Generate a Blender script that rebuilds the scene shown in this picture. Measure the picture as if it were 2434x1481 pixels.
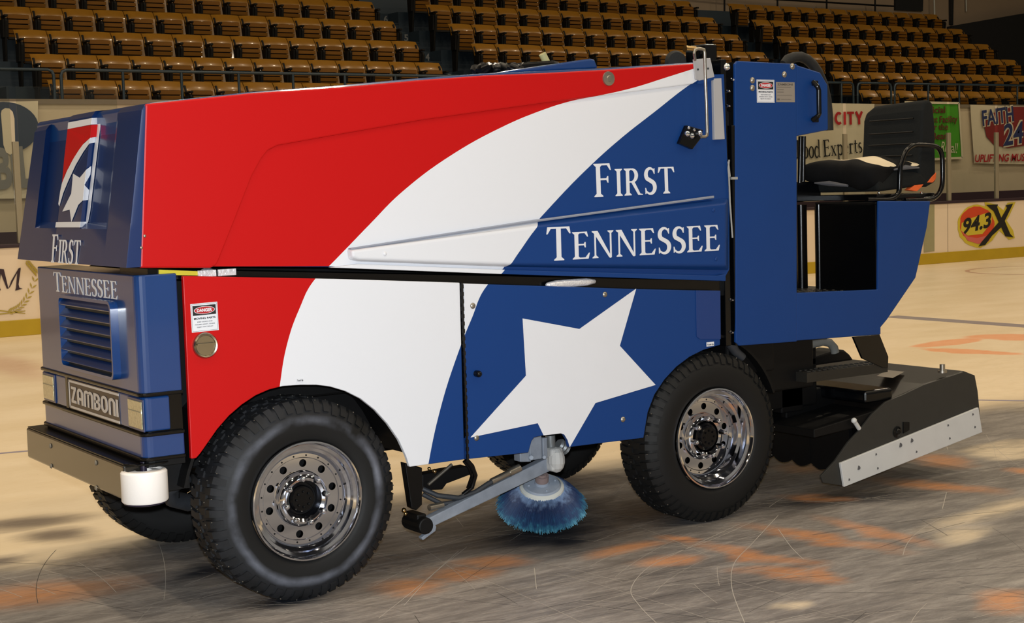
import bpy, bmesh, math, random
from mathutils import Vector, Matrix
C = bpy.context.scene.collection
for o in list(bpy.data.objects): bpy.data.objects.remove(o)
random.seed(7)
PI = math.pi
# ------------------------------------------------------------------ camera
W, H = 2434.0, 1481.0
CX, CY = 1217.0, 740.5
VPX, VPY = (6700.0, 274.0), (-1200.0, 517.0)        # vanishing points of world +X and +Y
FL = math.sqrt(-((VPX[0]-CX)*(VPY[0]-CX)+(VPX[1]-CY)*(VPY[1]-CY)))
def cdir(px, py): return Vector((px-CX, -(py-CY), -FL)).normalized()
AX = cdir(*VPX); AY = cdir(*VPY); AZ = AX.cross(AY)
ROT = Matrix((AX, AY, AZ))                          # camera vector -> world vector
EYE = Vector((-2.457, -5.291, 1.58))
cam_data = bpy.data.cameras.new('camera'); cam = bpy.data.objects.new('camera', cam_data); C.objects.link(cam)
cam.matrix_world = Matrix.Translation(EYE) @ ROT.to_4x4()
cam_data.sensor_width = 36.0; cam_data.lens = FL*36.0/W; cam_data.clip_end = 200
bpy.context.scene.camera = cam
# ------------------------------------------------------------------ world, lamps, exposure
sc = bpy.context.scene
sc.view_settings.view_transform = 'Standard'; sc.view_settings.look = 'None'
sc.view_settings.exposure = 0.0; sc.view_settings.gamma = 1.0
sc.view_settings.use_curve_mapping = False
world = bpy.data.worlds.new('arena_air'); sc.world = world; world.use_nodes = True
bg = world.node_tree.nodes['Background']; bg.inputs[0].default_value = (0.05, 0.045, 0.042, 1); bg.inputs[1].default_value = 0.25
WARM = (1.0, 0.83, 0.60)
def area(name, loc, size, power, color, target=None):
    d = bpy.data.lights.new(name, 'AREA'); d.shape = 'SQUARE'; d.size = size; d.energy = power; d.color = color
    o = bpy.data.objects.new(name, d); C.objects.link(o); o.location = loc
    if target is not None: o.rotation_euler = (Vector(target)-Vector(loc)).to_track_quat('-Z', 'Y').to_euler()
    return o
# camera flash, just above the lens
up = ROT @ Vector((0, 1, 0))
fl = bpy.data.lights.new('camera_flash', 'SPOT'); fl.energy = 1330; fl.color = (0.89, 0.95, 1.0); fl.shadow_soft_size = 0.03
fl.spot_size = math.radians(75); fl.spot_blend = 0.6
flo = bpy.data.objects.new('camera_flash', fl); C.objects.link(flo)
flo.location = EYE + up*0.11; flo.rotation_euler = (Vector((1.0, 0.0, 1.2))-flo.location).to_track_quat('-Z', 'Y').to_euler()
# ceiling lamps of the arena, a grid high over the ice
for ix in range(8):
    for iy in range(5):
        p = (-12+ix*5.2, -10+iy*5.2, 10.5)
        area('ceiling_lamp', p, 0.4, 122, WARM, (p[0], p[1], 0))
# ------------------------------------------------------------------ pixel -> point on a real plane
def onY(px, py, y=0.0):
    d = ROT @ cdir(px, py); t = (y-EYE.y)/d.y; return EYE+d*t
def onX(px, py, x):
    d = ROT @ cdir(px, py); t = (x-EYE.x)/d.x; return EYE+d*t
def onZ(px, py, z=0.0):
    d = ROT @ cdir(px, py); t = (z-EYE.z)/d.z; return EYE+d*t
def proj(P):
    v = ROT.transposed() @ (Vector(P)-EYE); return (CX+FL*v.x/-v.z, CY-FL*v.y/-v.z)
def S(pts, y=0.0):
    r = []
    for p in pts:
        q = onY(p[0], p[1], y); r.append((q.x, q.z))
    return r
# ------------------------------------------------------------------ materials
def lin(c):
    r = []
    for v in c:
        v = v/255.0; r.append(v/12.92 if v <= 0.04045 else ((v+0.055)/1.055)**2.4)
    return (r[0], r[1], r[2], 1.0)
MATS = {}
def mat(name, col, rough=0.5, metal=0.0, coat=0.0, noise=0.0, nscale=8.0, bump=0.0, bscale=60.0, spec=0.5):
    if name in MATS: return MATS[name]
    m = bpy.data.materials.new(name); m.use_nodes = True; nt = m.node_tree; b = nt.nodes['Principled BSDF']
    c = lin(col); b.inputs['Base Color'].default_value = c
    b.inputs['Roughness'].default_value = rough; b.inputs['Metallic'].default_value = metal
    b.inputs['Coat Weight'].default_value = coat; b.inputs['Coat Roughness'].default_value = 0.06
    b.inputs['Specular IOR Level'].default_value = spec
    tc = nt.nodes.new('ShaderNodeTexCoord')
    n = nt.nodes.new('ShaderNodeTexNoise'); n.inputs['Scale'].default_value = nscale; n.inputs['Detail'].default_value = 6
    nt.links.new(tc.outputs['Object'], n.inputs['Vector'])
    if noise > 0:
        mx = nt.nodes.new('ShaderNodeMix'); mx.data_type = 'RGBA'
        mx.inputs[6].default_value = tuple(v*(1-noise) for v in c[:3])+(1,); mx.inputs[7].default_value = tuple(min(1, v*(1+noise)) for v in c[:3])+(1,)
        nt.links.new(n.outputs['Fac'], mx.inputs[0]); nt.links.new(mx.outputs[2], b.inputs['Base Color'])
    if bump > 0:
        n2 = nt.nodes.new('ShaderNodeTexNoise'); n2.inputs['Scale'].default_value = bscale; n2.inputs['Detail'].default_value = 4
        nt.links.new(tc.outputs['Object'], n2.inputs['Vector'])
        bp = nt.nodes.new('ShaderNodeBump'); bp.inputs['Strength'].default_value = bump; bp.inputs['Distance'].default_value = 0.004
        nt.links.new(n2.outputs['Fac'], bp.inputs['Height']); nt.links.new(bp.outputs[0], b.inputs['Normal'])
    MATS[name] = m; return m
BLUE = mat('blue_paint', (15, 54, 108), 0.28, coat=0.6, noise=0.06, nscale=5)
NAVY = mat('shaded_front_paint', (14, 40, 88), 0.34, coat=0.35, noise=0.05, nscale=4)  # same blue paint, its colour darkened for the weaker light on the front
SIDEBLUE = mat('blue_panel_paint', (17, 56, 116), 0.42, noise=0.05, nscale=6, spec=0.25)
WHITEV = mat('white_vinyl', (214, 216, 222), 0.45, noise=0.02)
REDV = mat('red_vinyl', (178, 10, 14), 0.45, noise=0.04, spec=0.25)
BLACK = mat('black_gloss', (5, 6, 8), 0.22, coat=0.0, noise=0.2, spec=0.35)
BLACKM = mat('black_satin', (6, 6, 7), 0.55, noise=0.25, nscale=14, spec=0.25)
DARKGREY = mat('dark_grey_plate', (44, 43, 40), 0.5, noise=0.2, nscale=20, bump=0.1)
BUMPERM = mat('bumper_black', (30, 28, 24), 0.25, coat=0.5, noise=0.2, nscale=10)
CHROME = mat('chrome', (214, 218, 228), 0.07, metal=1.0)
STEEL = mat('zinc_steel', (165, 160, 150), 0.35, metal=0.9, noise=0.2, nscale=30)
GALV = mat('weathered_grey_metal', (130, 138, 150), 0.6, metal=0.15, noise=0.35, nscale=18, bump=0.2)
BRASS = mat('brass', (190, 160, 110), 0.25, metal=1.0)
NYLON = mat('white_nylon', (236, 230, 224), 0.5, noise=0.03, bump=0.08, bscale=120)
BLADE = mat('white_plastic_blade', (198, 197, 194), 0.5, noise=0.08, nscale=12)
RUBBER = mat('black_rubber', (17, 18, 18), 0.75, noise=0.2, nscale=40, bump=0.3, bscale=90)
HOSE = mat('rubber_hose', (44, 47, 52), 0.55, noise=0.3, nscale=25)
GREYP = mat('grey_bracket', (172, 172, 176), 0.45, metal=0.2, noise=0.06)
FABRIC = mat('seat_fabric', (22, 24, 24), 0.9, noise=0.25, nscale=60, bump=0.3, bscale=200, spec=0.2)
JACKB = mat('jacket_black', (9, 9, 10), 0.9, noise=0.25, nscale=30, bump=0.5, bscale=30, spec=0.2)
JACKW = mat('jacket_cream', (215, 200, 170), 0.8, noise=0.08)
JACKG = mat('jacket_grey', (84, 84, 88), 0.8, noise=0.08)
ORANGE = mat('orange_foam', (214, 92, 36), 0.7, noise=0.2, nscale=30)
YELLOW = mat('yellow_label', (205, 190, 50), 0.5, noise=0.05)
LENS = mat('headlight_lens', (178, 172, 140), 0.12, metal=0.5, coat=1.0, noise=0.5, nscale=70, bump=0.8, bscale=120)
BTXT = mat('black_print', (16, 14, 14), 0.6)
REDT = mat('red_print', (168, 30, 36), 0.5)
TREAD = mat('tread_plate', (40, 39, 36), 0.4, metal=0.4, noise=0.3, nscale=30)
SILVERL = mat('silver_label', (150, 142, 132), 0.4, metal=0.3, noise=0.05)
# arena materials
WOOD = mat('varnished_seat_wood', (128, 88, 20), 0.32, coat=0.3, noise=0.3, nscale=5)
SLAT = mat('seat_slat_wood', (98, 62, 8), 0.6, coat=0.0, noise=0.3, nscale=4, spec=0.15)
IRON = mat('seat_iron', (14, 12, 9), 0.6, noise=0.2, spec=0.2)
TEAL = mat('dark_teal_paint', (26, 42, 52), 0.4, noise=0.1)
STEPM = mat('dark_step_paint', (30, 44, 54), 0.6, noise=0.15, nscale=3)
CREAMW = mat('cream_block_wall', (196, 178, 152), 0.8, noise=0.06, nscale=3)
UPW = mat('upper_wall_paint', (140, 122, 100), 0.8, noise=0.08, nscale=2)
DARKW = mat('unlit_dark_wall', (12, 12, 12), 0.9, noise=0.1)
BOARD = mat('white_dasher_board', (226, 208, 184), 0.35, noise=0.04, nscale=3)
KICK = mat('yellow_kickplate', (176, 148, 26), 0.4, noise=0.1, nscale=5)
CAPR = mat('purple_cap_rail', (44, 28, 38), 0.5, noise=0.1)
BANNER = mat('banner_vinyl', (206, 192, 168), 0.7, noise=0.05, nscale=4)
BANNERG = mat('green_banner_vinyl', (64, 140, 22), 0.7, noise=0.05)
POSTM = mat('glass_post_metal', (150, 142, 122), 0.4, metal=0.3, noise=0.08)
NAVYP = mat('navy_print', (40, 48, 92), 0.6)
YELP = mat('yellow_print', (196, 178, 50), 0.6)
OLIVEP = mat('olive_print', (170, 150, 62), 0.6)
ORP = mat('orange_print', (196, 66, 28), 0.6)
PURP = mat('purple_print', (96, 26, 40), 0.6)
# glass
GLASS = bpy.data.materials.new('rink_glass'); GLASS.use_nodes = True
g_ = GLASS.node_tree; g_.nodes.remove(g_.nodes['Principled BSDF'])
gt = g_.nodes.new('ShaderNodeBsdfTransparent'); gt.inputs[0].default_value = (0.88, 0.9, 0.88, 1)
gg = g_.nodes.new('ShaderNodeBsdfGlossy'); gg.inputs['Roughness'].default_value = 0.03
gm = g_.nodes.new('ShaderNodeMixShader'); gl = g_.nodes.new('ShaderNodeLayerWeight'); gl.inputs[0].default_value = 0.5; gf = g_.nodes.new('ShaderNodeMapRange'); gf.inputs[1].default_value = 0.35; gf.inputs[2].default_value = 1.0; gf.inputs[3].default_value = 0.02; gf.inputs[4].default_value = 0.35; g_.links.new(gl.outputs['Facing'], gf.inputs[0])
g_.links.new(gf.outputs[0], gm.inputs[0]); g_.links.new(gt.outputs[0], gm.inputs[1]); g_.links.new(gg.outputs[0], gm.inputs[2])
g_.links.new(gm.outputs[0], g_.nodes['Material Output'].inputs[0])
# blue-teal bristles: teal frost with a shape of its own towards the worn tips
# vinyl wrap on the machine's side: red, white and blue bands
def wrap_material():
    m = bpy.data.materials.new('vinyl_wrap'); m.use_nodes = True; nt = m.node_tree; b = nt.nodes['Principled BSDF']
    b.inputs['Roughness'].default_value = 0.42
    tc = nt.nodes.new('ShaderNodeTexCoord'); sp = nt.nodes.new('ShaderNodeSeparateXYZ'); nt.links.new(tc.outputs['Object'], sp.inputs[0])
    zn = nt.nodes.new('ShaderNodeMath'); zn.operation = 'MULTIPLY_ADD'; zn.inputs[1].default_value = 1/1.8; zn.inputs[2].default_value = -0.4/1.8
    nt.links.new(sp.outputs['Z'], zn.inputs[0])
    outs = []
    for pts in ([(1650,163),(1590,182),(1500,210),(1420,228),(1360,240),(1280,266),(1200,300),(1080,366),(960,455),(880,535),(820,597),(780,637),(752,660),(710,738),(682,820),(665,918),(650,1050)],
                [(1700,165),(1640,203),(1560,265),(1480,328),(1400,400),(1310,493),(1262,548),(1225,600),(1185,655),(1160,676),(1120,760),(1085,850),(1050,960),(1018,1105),(1012,1150)]):
        fc = nt.nodes.new('ShaderNodeFloatCurve'); cv = fc.mapping.curves[0]
        q = sorted([((z-0.4)/1.8, (x+1)/4) for x, z in S(pts)])
        while len(cv.points) < len(q): cv.points.new(0.5, 0.5)
        for p, (a, c) in zip(cv.points, q): p.location = (a, c)
        fc.mapping.update(); nt.links.new(zn.outputs[0], fc.inputs['Value'])
        xr = nt.nodes.new('ShaderNodeMath'); xr.operation = 'MULTIPLY_ADD'; xr.inputs[1].default_value = 4; xr.inputs[2].default_value = -1
        nt.links.new(fc.outputs[0], xr.inputs[0])
        g = nt.nodes.new('ShaderNodeMath'); g.operation = 'GREATER_THAN'; nt.links.new(sp.outputs['X'], g.inputs[0]); nt.links.new(xr.outputs[0], g.inputs[1])
        outs.append(g)
    m1 = nt.nodes.new('ShaderNodeMix'); m1.data_type = 'RGBA'; m2 = nt.nodes.new('ShaderNodeMix'); m2.data_type = 'RGBA'
    m1.inputs[6].default_value = lin((180, 10, 13)); b.inputs['Specular IOR Level'].default_value = 0.25; m1.inputs[7].default_value = lin((214, 216, 222))
    m2.inputs[7].default_value = lin((17, 56, 116))
    nt.links.new(outs[0].outputs[0], m1.inputs[0]); nt.links.new(m1.outputs[2], m2.inputs[6]); nt.links.new(outs[1].outputs[0], m2.inputs[0])
    nt.links.new(m2.outputs[2], b.inputs['Base Color'])
    return m
WRAP = wrap_material()
# tyre sidewall: pale scuff ring at a fixed radius
def tyre_material(name, ring):
    m = bpy.data.materials.new(name); m.use_nodes = True; nt = m.node_tree; b = nt.nodes['Principled BSDF']
    b.inputs['Roughness'].default_value = 0.62; b.inputs['Specular IOR Level'].default_value = 0.28
    tc = nt.nodes.new('ShaderNodeTexCoord'); sp = nt.nodes.new('ShaderNodeSeparateXYZ'); nt.links.new(tc.outputs['Object'], sp.inputs[0])
    cb = nt.nodes.new('ShaderNodeCombineXYZ'); nt.links.new(sp.outputs['X'], cb.inputs[0]); nt.links.new(sp.outputs['Z'], cb.inputs[1])
    ln = nt.nodes.new('ShaderNodeVectorMath'); ln.operation = 'LENGTH'; nt.links.new(cb.outputs[0], ln.inputs[0])
    no = nt.nodes.new('ShaderNodeTexNoise'); no.inputs['Scale'].default_value = 9; no.inputs['Detail'].default_value = 8; nt.links.new(tc.outputs['Object'], no.inputs['Vector'])
    ad = nt.nodes.new('ShaderNodeMath'); ad.operation = 'MULTIPLY_ADD'; ad.inputs[1].default_value = 0.03; nt.links.new(no.outputs['Fac'], ad.inputs[0]); nt.links.new(ln.outputs['Value'], ad.inputs[2])
    cr = nt.nodes.new('ShaderNodeValToRGB'); nt.links.new(ad.outputs[0], cr.inputs[0])
    e = cr.color_ramp.elements; e[0].position = 0.0; e[0].color = (0, 0, 0, 1); e[1].position = 1.0; e[1].color = (0, 0, 0, 1)
    for p, v in ((0.305, 0.0), (0.327, 1.0), (0.338, 0.7), (0.352, 0.1)):
        k = e.new(p); k.color = (v, v, v, 1)
    n3 = nt.nodes.new('ShaderNodeTexNoise'); n3.inputs['Scale'].default_value = 5; n3.inputs['Detail'].default_value = 5; nt.links.new(tc.outputs['Object'], n3.inputs['Vector'])
    mr = nt.nodes.new('ShaderNodeMapRange'); mr.inputs[1].default_value = 0.35; mr.inputs[2].default_value = 0.7; nt.links.new(n3.outputs['Fac'], mr.inputs[0])
    mu = nt.nodes.new('ShaderNodeMath'); mu.operation = 'MULTIPLY'; nt.links.new(cr.outputs[0], mu.inputs[0]); nt.links.new(mr.outputs[0], mu.inputs[1])
    mu2 = nt.nodes.new('ShaderNodeMath'); mu2.operation = 'MULTIPLY'; nt.links.new(mu.outputs[0], mu2.inputs[0]); mu2.inputs[1].default_value = ring
    mx = nt.nodes.new('ShaderNodeMix'); mx.data_type = 'RGBA'; mx.inputs[6].default_value = lin((18, 18, 18)); mx.inputs[7].default_value = lin((112, 116, 128))
    nt.links.new(mu2.outputs[0], mx.inputs[0]); nt.links.new(mx.outputs[2], b.inputs['Base Color'])
    return m
TYRE_F = tyre_material('front_tyre_rubber', 1.0); TYRE_R = tyre_material('rear_tyre_rubber', 0.0)
# ------------------------------------------------------------------ mesh helpers
class M:
    def __init__(s): s.v = []; s.f = []; s.mi = []; s.k = 0
    def add(s, vs, fs):
        b = len(s.v); s.v += [tuple(p) for p in vs]
        for f in fs: s.f.append([b+i for i in f]); s.mi.append(s.k)
        return s
    def box(s, x0, x1, y0, y1, z0, z1):
        v = [(x, y, z) for z in (z0, z1) for y in (y0, y1) for x in (x0, x1)]
        return s.add(v, [(0,2,3,1),(4,5,7,6),(0,1,5,4),(2,6,7,3),(0,4,6,2),(1,3,7,5)])
    def hexa(s, v): return s.add(v, [(0,1,2,3),(4,7,6,5),(0,4,5,1),(1,5,6,2),(2,6,7,3),(3,7,4,0)])
    def prism(s, poly, a, b, ax='y'):
        n = len(poly)
        def P(p, t): return {'y': (p[0], t, p[1]), 'x': (t, p[0], p[1]), 'z': (p[0], p[1], t)}[ax]
        v = [P(p, a) for p in poly]+[P(p, b) for p in poly]
        return s.add(v, [tuple(range(n)), tuple(range(2*n-1, n-1, -1))]+[(i, i+n, (i+1) % n+n, (i+1) % n) for i in range(n)])
    def tube(s, pts, r, n=10, caps=True):
        pts = [Vector(p) for p in pts]; L = len(pts); rr = r if isinstance(r, (list, tuple)) else [r]*L
        t0 = (pts[1]-pts[0]).normalized(); nrm = t0.orthogonal().normalized(); vs = []; prev = t0
        for i, p in enumerate(pts):
            t = (pts[min(i+1, L-1)]-pts[max(i-1, 0)]).normalized()
            q = prev.rotation_difference(t); nrm = (q @ nrm); nrm = (nrm-t*nrm.dot(t)).normalized(); bn = t.cross(nrm); prev = t
            for k in range(n):
                a = 2*PI*k/n; vs.append(p+(nrm*math.cos(a)+bn*math.sin(a))*rr[i])
        fs = [(i*n+k, i*n+(k+1) % n, (i+1)*n+(k+1) % n, (i+1)*n+k) for i in range(L-1) for k in range(n)]
        if caps: fs += [tuple(range(n-1, -1, -1)), tuple(range((L-1)*n, L*n))]
        return s.add(vs, fs)
    def cyl(s, a, b, r, n=16, r2=None): return s.tube([a, b], [r, r if r2 is None else r2], n)
    def lathe(s, prof, c=(0,0,0), axis=(0,1,0), n=48, a0=0.0, a1=2*PI, closed=False):
        ax = Vector(axis).normalized(); u = ax.orthogonal().normalized(); w = ax.cross(u); c = Vector(c); full = abs(a1-a0-2*PI) < 1e-6
        m = n if full else n+1; vs = []
        for k in range(m):
            a = a0+(a1-a0)*k/n; d = u*math.cos(a)+w*math.sin(a)
            for r, h in prof: vs.append(c+d*r+ax*h)
        L = len(prof); fs = []
        for k in range(n):
            k2 = (k+1) % m
            for i in range(L-1 if not closed else L):
                j = (i+1) % L; fs.append((k*L+i, k*L+j, k2*L+j, k2*L+i))
        return s.add(vs, fs)
    def ball(s, c, r, n=12, sc=(1,1,1)):
        vs = []; fs = []; c = Vector(c); R = n//2
        for i in range(R+1):
            t = PI*i/R
            for k in range(n):
                a = 2*PI*k/n; vs.append(c+Vector((math.sin(t)*math.cos(a)*sc[0], math.sin(t)*math.sin(a)*sc[1], math.cos(t)*sc[2]))*r)
        for i in range(R):
            for k in range(n): fs.append((i*n+k, i*n+(k+1) % n, (i+1)*n+(k+1) % n, (i+1)*n+k))
        return s.add(vs, fs)
    def obj(s, name, mats, parent=None, bevel=0.0, smooth=False, loc=None, seg=2, angle=35, weld=False):
        me = bpy.data.meshes.new(name); me.from_pydata(s.v, [], s.f)
        if not isinstance(mats, (list, tuple)): mats = [mats]
        for m in mats: me.materials.append(m)
        me.polygons.foreach_set('material_index', s.mi)
        bm = bmesh.new(); bm.from_mesh(me)
        bmesh.ops.remove_doubles(bm, verts=bm.verts, dist=1e-5 if weld else 1e-7)
        bmesh.ops.recalc_face_normals(bm, faces=bm.faces); bm.to_mesh(me); bm.free()
        if smooth:
            me.polygons.foreach_set('use_smooth', [True]*len(me.polygons))
        o = bpy.data.objects.new(name, me); C.objects.link(o)
        if loc is not None: o.location = loc
        if parent is not None: o.parent = parent
        if bevel > 0:
            b = o.modifiers.new('bevel', 'BEVEL'); b.width = bevel; b.segments = seg; b.limit_method = 'ANGLE'; b.angle_limit = math.radians(angle)
        if smooth == 'auto':
            me.set_sharp_from_angle(angle=math.radians(40))
        return o
def tag(o, label, cat, group=None):
    o['label'] = label; o['category'] = cat
    if group: o['group'] = group
    return o
def thing(name, loc, label, cat, group=None):
    o = bpy.data.objects.new(name, None); C.objects.link(o); o.location = loc; o.empty_display_size = 0.1
    return tag(o, label, cat, group)
def struct(o): o['kind'] = 'structure'; return o
# ------------------------------------------------------------------ lettering
def arcw(cx, cy, rx, ry, a0, a1, n=14): return [(cx+rx*math.cos(math.radians(a0+(a1-a0)*i/n)), cy+ry*math.sin(math.radians(a0+(a1-a0)*i/n))) for i in range(n+1)]
def stroke(pts, w):
    L = len(pts); out = []; l = []; r = []
    for i, p in enumerate(pts):
        a = pts[max(i-1, 0)]; b = pts[min(i+1, L-1)]; dx, dy = b[0]-a[0], b[1]-a[1]; d = math.hypot(dx, dy) or 1
        ww = (w(i/(L-1)) if callable(w) else w)/2; l.append((p[0]-dy/d*ww, p[1]+dx/d*ww)); r.append((p[0]+dy/d*ww, p[1]-dx/d*ww))
    for i in range(L-1): out.append([l[i], l[i+1], r[i+1], r[i]])
    return out
def R_(x0, x1, y0, y1): return [[(x0, y0), (x1, y0), (x1, y1), (x0, y1)]]
def serif(x0, x1, y, s=1, e=0.075):      # bracketed slab serif at stem end
    return [[(x0-e, y), (x1+e, y), (x1+e, y+0.03*s), (x1, y+0.1*s), (x0, y+0.1*s), (x0-e, y+0.03*s)]]
def stem(x, w=0.13): return R_(x, x+w, 0, 1)+serif(x, x+w, 0, 1)+serif(x, x+w, 1, -1)
TH = 0.055
SER = {
 'I': (0.30, stem(0.085)),
 'F': (0.62, stem(0.085)+R_(0.2, 0.52, 1-TH, 1)+[[(0.52, 1), (0.56, 0.8), (0.53, 0.8), (0.44, 1-TH)]]+R_(0.2, 0.46, 0.5, 0.5+TH)+[[(0.44, 0.62), (0.47, 0.62), (0.47, 0.42), (0.44, 0.42), (0.41, 0.5), (0.41, 0.56)]]),
 'E': (0.64, stem(0.085)+R_(0.2, 0.52, 1-TH, 1)+[[(0.52, 1), (0.56, 0.81), (0.53, 0.81), (0.44, 1-TH)]]+R_(0.2, 0.46, 0.5, 0.5+TH)+[[(0.44, 0.62), (0.47, 0.62), (0.47, 0.42), (0.44, 0.42), (0.41, 0.5), (0.41, 0.56)]]+R_(0.2, 0.54, 0, TH)+[[(0.56, 0), (0.61, 0.22), (0.58, 0.22), (0.46, TH), (0.46, 0)]]),
 'T': (0.68, R_(0.275, 0.405, 0, 1)+serif(0.275, 0.405, 0)+R_(0.03, 0.65, 1-TH, 1)+[[(0.03, 1), (0.0, 0.79), (0.03, 0.79), (0.12, 1-TH)], [(0.65, 1), (0.68, 0.79), (0.65, 0.79), (0.56, 1-TH)]]),
 'N': (0.82, R_(0.1, 0.155, 0, 1)+serif(0.1, 0.155, 0)+R_(0.655, 0.71, 0, 1)+serif(0.655, 0.71, 1, -1)+[[(0.02, 1), (0.22, 1), (0.71, 0.0), (0.655, -0.02), (0.62, 0.0), (0.1, 0.9), (0.02, 0.96)]]),
 'R': (0.74, stem(0.085)+stroke([(0.18, 0.97), (0.3, 0.97)], TH)+stroke(arcw(0.3, 0.735, 0.2, 0.235, 90, -90), lambda t: TH+0.085*math.sin(PI*t))+stroke([(0.3, 0.5), (0.18, 0.5)], TH)+[[(0.28, 0.5), (0.42, 0.5), (0.64, 0.05), (0.74, 0.03), (0.74, 0), (0.56, 0)]]),
 'S': (0.52, stroke(arcw(0.26, 0.745, 0.17, 0.23, 40, 220, 12)+arcw(0.25, 0.26, 0.19, 0.235, 60, -140, 14), lambda t: 0.055+0.1*math.sin(PI*t))+[[(0.42, 0.97), (0.445, 0.97), (0.445, 0.76), (0.42, 0.76), (0.37, 0.88)], [(0.05, 0.25), (0.075, 0.25), (0.12, 0.1), (0.075, 0.02), (0.05, 0.02)]]),
}
def lw(w, *st):
    p = []
    for q in st: p += stroke(q, w)
    return p
ZAM = {   # rounded condensed capitals of the front plate
 'Z': (0.56, lw(0.17, [(0.06, 0.915), (0.5, 0.915)], [(0.44, 0.9), (0.12, 0.1)], [(0.06, 0.085), (0.52, 0.085)])),
 'A': (0.6, lw(0.17, [(0.1, 0), (0.1, 0.68)]+arcw(0.3, 0.68, 0.2, 0.235, 180, 0, 12)+[(0.5, 0.68), (0.5, 0)], [(0.1, 0.36), (0.5, 0.36)])),
 'M': (0.88, lw(0.165, [(0.1, 0), (0.1, 0.72)]+arcw(0.27, 0.72, 0.17, 0.2, 180, 0, 10)+[(0.44, 0.72), (0.44, 0)], [(0.44, 0.0), (0.44, 0.72)]+arcw(0.61, 0.72, 0.17, 0.2, 180, 0, 10)+[(0.78, 0.72), (0.78, 0)])),
 'B': (0.6, lw(0.17, [(0.1, 0), (0.1, 1)], [(0.1, 0.915), (0.3, 0.915)]+arcw(0.3, 0.71, 0.18, 0.2, 90, -90, 10)+[(0.1, 0.51)], [(0.1, 0.51), (0.3, 0.51)]+arcw(0.3, 0.3, 0.2, 0.215, 90, -90, 10)+[(0.1, 0.085)])),
 'O': (0.62, lw(0.17, arcw(0.3, 0.68, 0.2, 0.235, 0, 180, 12)+arcw(0.3, 0.32, 0.2, 0.235, 180, 360, 12)+[(0.5, 0.68)])),
 'N': (0.6, lw(0.17, [(0.1, 0), (0.1, 0.68)]+arcw(0.3, 0.68, 0.2, 0.235, 180, 0, 12)+[(0.5, 0.68), (0.5, 0)])),
 'I': (0.22, lw(0.17, [(0.1, 0), (0.1, 1)])),
}
LOW = {   # light serif lower case for the cream banner
 'o': (0.5, stroke(arcw(0.24, 0.3, 0.19, 0.3, 0, 360, 24), lambda t: 0.06+0.06*abs(math.cos(2*PI*t)))),
 'd': (0.54, stroke(arcw(0.22, 0.3, 0.18, 0.3, 40, 320, 20), lambda t: 0.05+0.07*math.sin(PI*t))+R_(0.38, 0.48, 0, 0.98)+[[(0.3, 0.98), (0.48, 0.98), (0.48, 0.93), (0.3, 0.95)]]+[[(0.38, 0), (0.56, 0), (0.56, 0.04), (0.38, 0.05)]]),
 'x': (0.52, lw(0.1, [(0.08, 0.6), (0.42, 0.0)])+lw(0.045, [(0.42, 0.6), (0.06, 0.0)])+R_(0.0, 0.2, 0.57, 0.61)+R_(0.3, 0.5, 0.57, 0.61)+R_(0.0, 0.18, 0, 0.03)+R_(0.3, 0.52, 0, 0.03)),
 'p': (0.56, R_(0.08, 0.18, -0.3, 0.62)+R_(0.0, 0.28, -0.3, -0.26)+[[(0.0, 0.6), (0.18, 0.66), (0.18, 0.56), (0.0, 0.57)]]+stroke(arcw(0.3, 0.3, 0.19, 0.29, 140, -140, 20), lambda t: 0.04+0.08*math.sin(PI*t))),
 'e': (0.48, stroke(arcw(0.24, 0.3, 0.18, 0.29, 20, 320, 22), lambda t: 0.05+0.06*math.sin(PI*t))+lw(0.04, [(0.08, 0.34), (0.42, 0.38)])),
 'r': (0.42, R_(0.08, 0.18, 0, 0.6)+R_(0.0, 0.28, 0, 0.04)+[[(0.0, 0.57), (0.18, 0.64), (0.18, 0.54), (0.0, 0.55)]]+stroke(arcw(0.28, 0.44, 0.12, 0.14, 150, 40, 8), 0.07)),
 't': (0.36, R_(0.1, 0.2, 0.08, 0.78)+R_(0.0, 0.32, 0.55, 0.6)+stroke(arcw(0.24, 0.12, 0.09, 0.1, 180, 320, 8), 0.06)),
 's': (0.4, stroke(arcw(0.19, 0.45, 0.11, 0.13, 40, 220, 10)+arcw(0.18, 0.16, 0.13, 0.14, 60, -140, 10), lambda t: 0.045+0.06*math.sin(PI*t))),
}
def layout(word, table, small=None, gap=0.06):
    """list of polygons for a word; small = scale of letters after the first"""
    x = 0; out = []
    for i, ch in enumerate(word):
        if ch == ' ': x += 0.35; continue
        w, polys = table[ch]; k = small if (small and i > 0) else 1.0
        for p in polys: out.append([(x+a*k, b*k) for a, b in p])
        x += w*k+gap*k
    return out, x-gap
def word_mesh(m, word, table, P0, P1, h, nrm, th=0.0015, small=None, shear=0.0, gap=0.06, up=None):
    """P0, P1 baseline ends in 3D, h cap height, nrm outward normal"""
    P0, P1, nrm = Vector(P0), Vector(P1), Vector(nrm).normalized(); polys, wd = layout(word, table, small, gap)
    u = (P1-P0)/wd; upv = (Vector(up) if up is not None else nrm.cross(u)); upv = upv.normalized()*h
    if upv.z < 0: upv = -upv
    for j, p in enumerate(polys):
        e = nrm*(0.00003*(j % 7)); n = len(p)
        q = [P0+u*(a+shear*b)+upv*b for a, b in p]
        m.add([v+e for v in q]+[v+e+nrm*th for v in q], [tuple(range(n)), tuple(range(2*n-1, n-1, -1))]+[(i, i+n, (i+1) % n+n, (i+1) % n) for i in range(n)])
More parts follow.
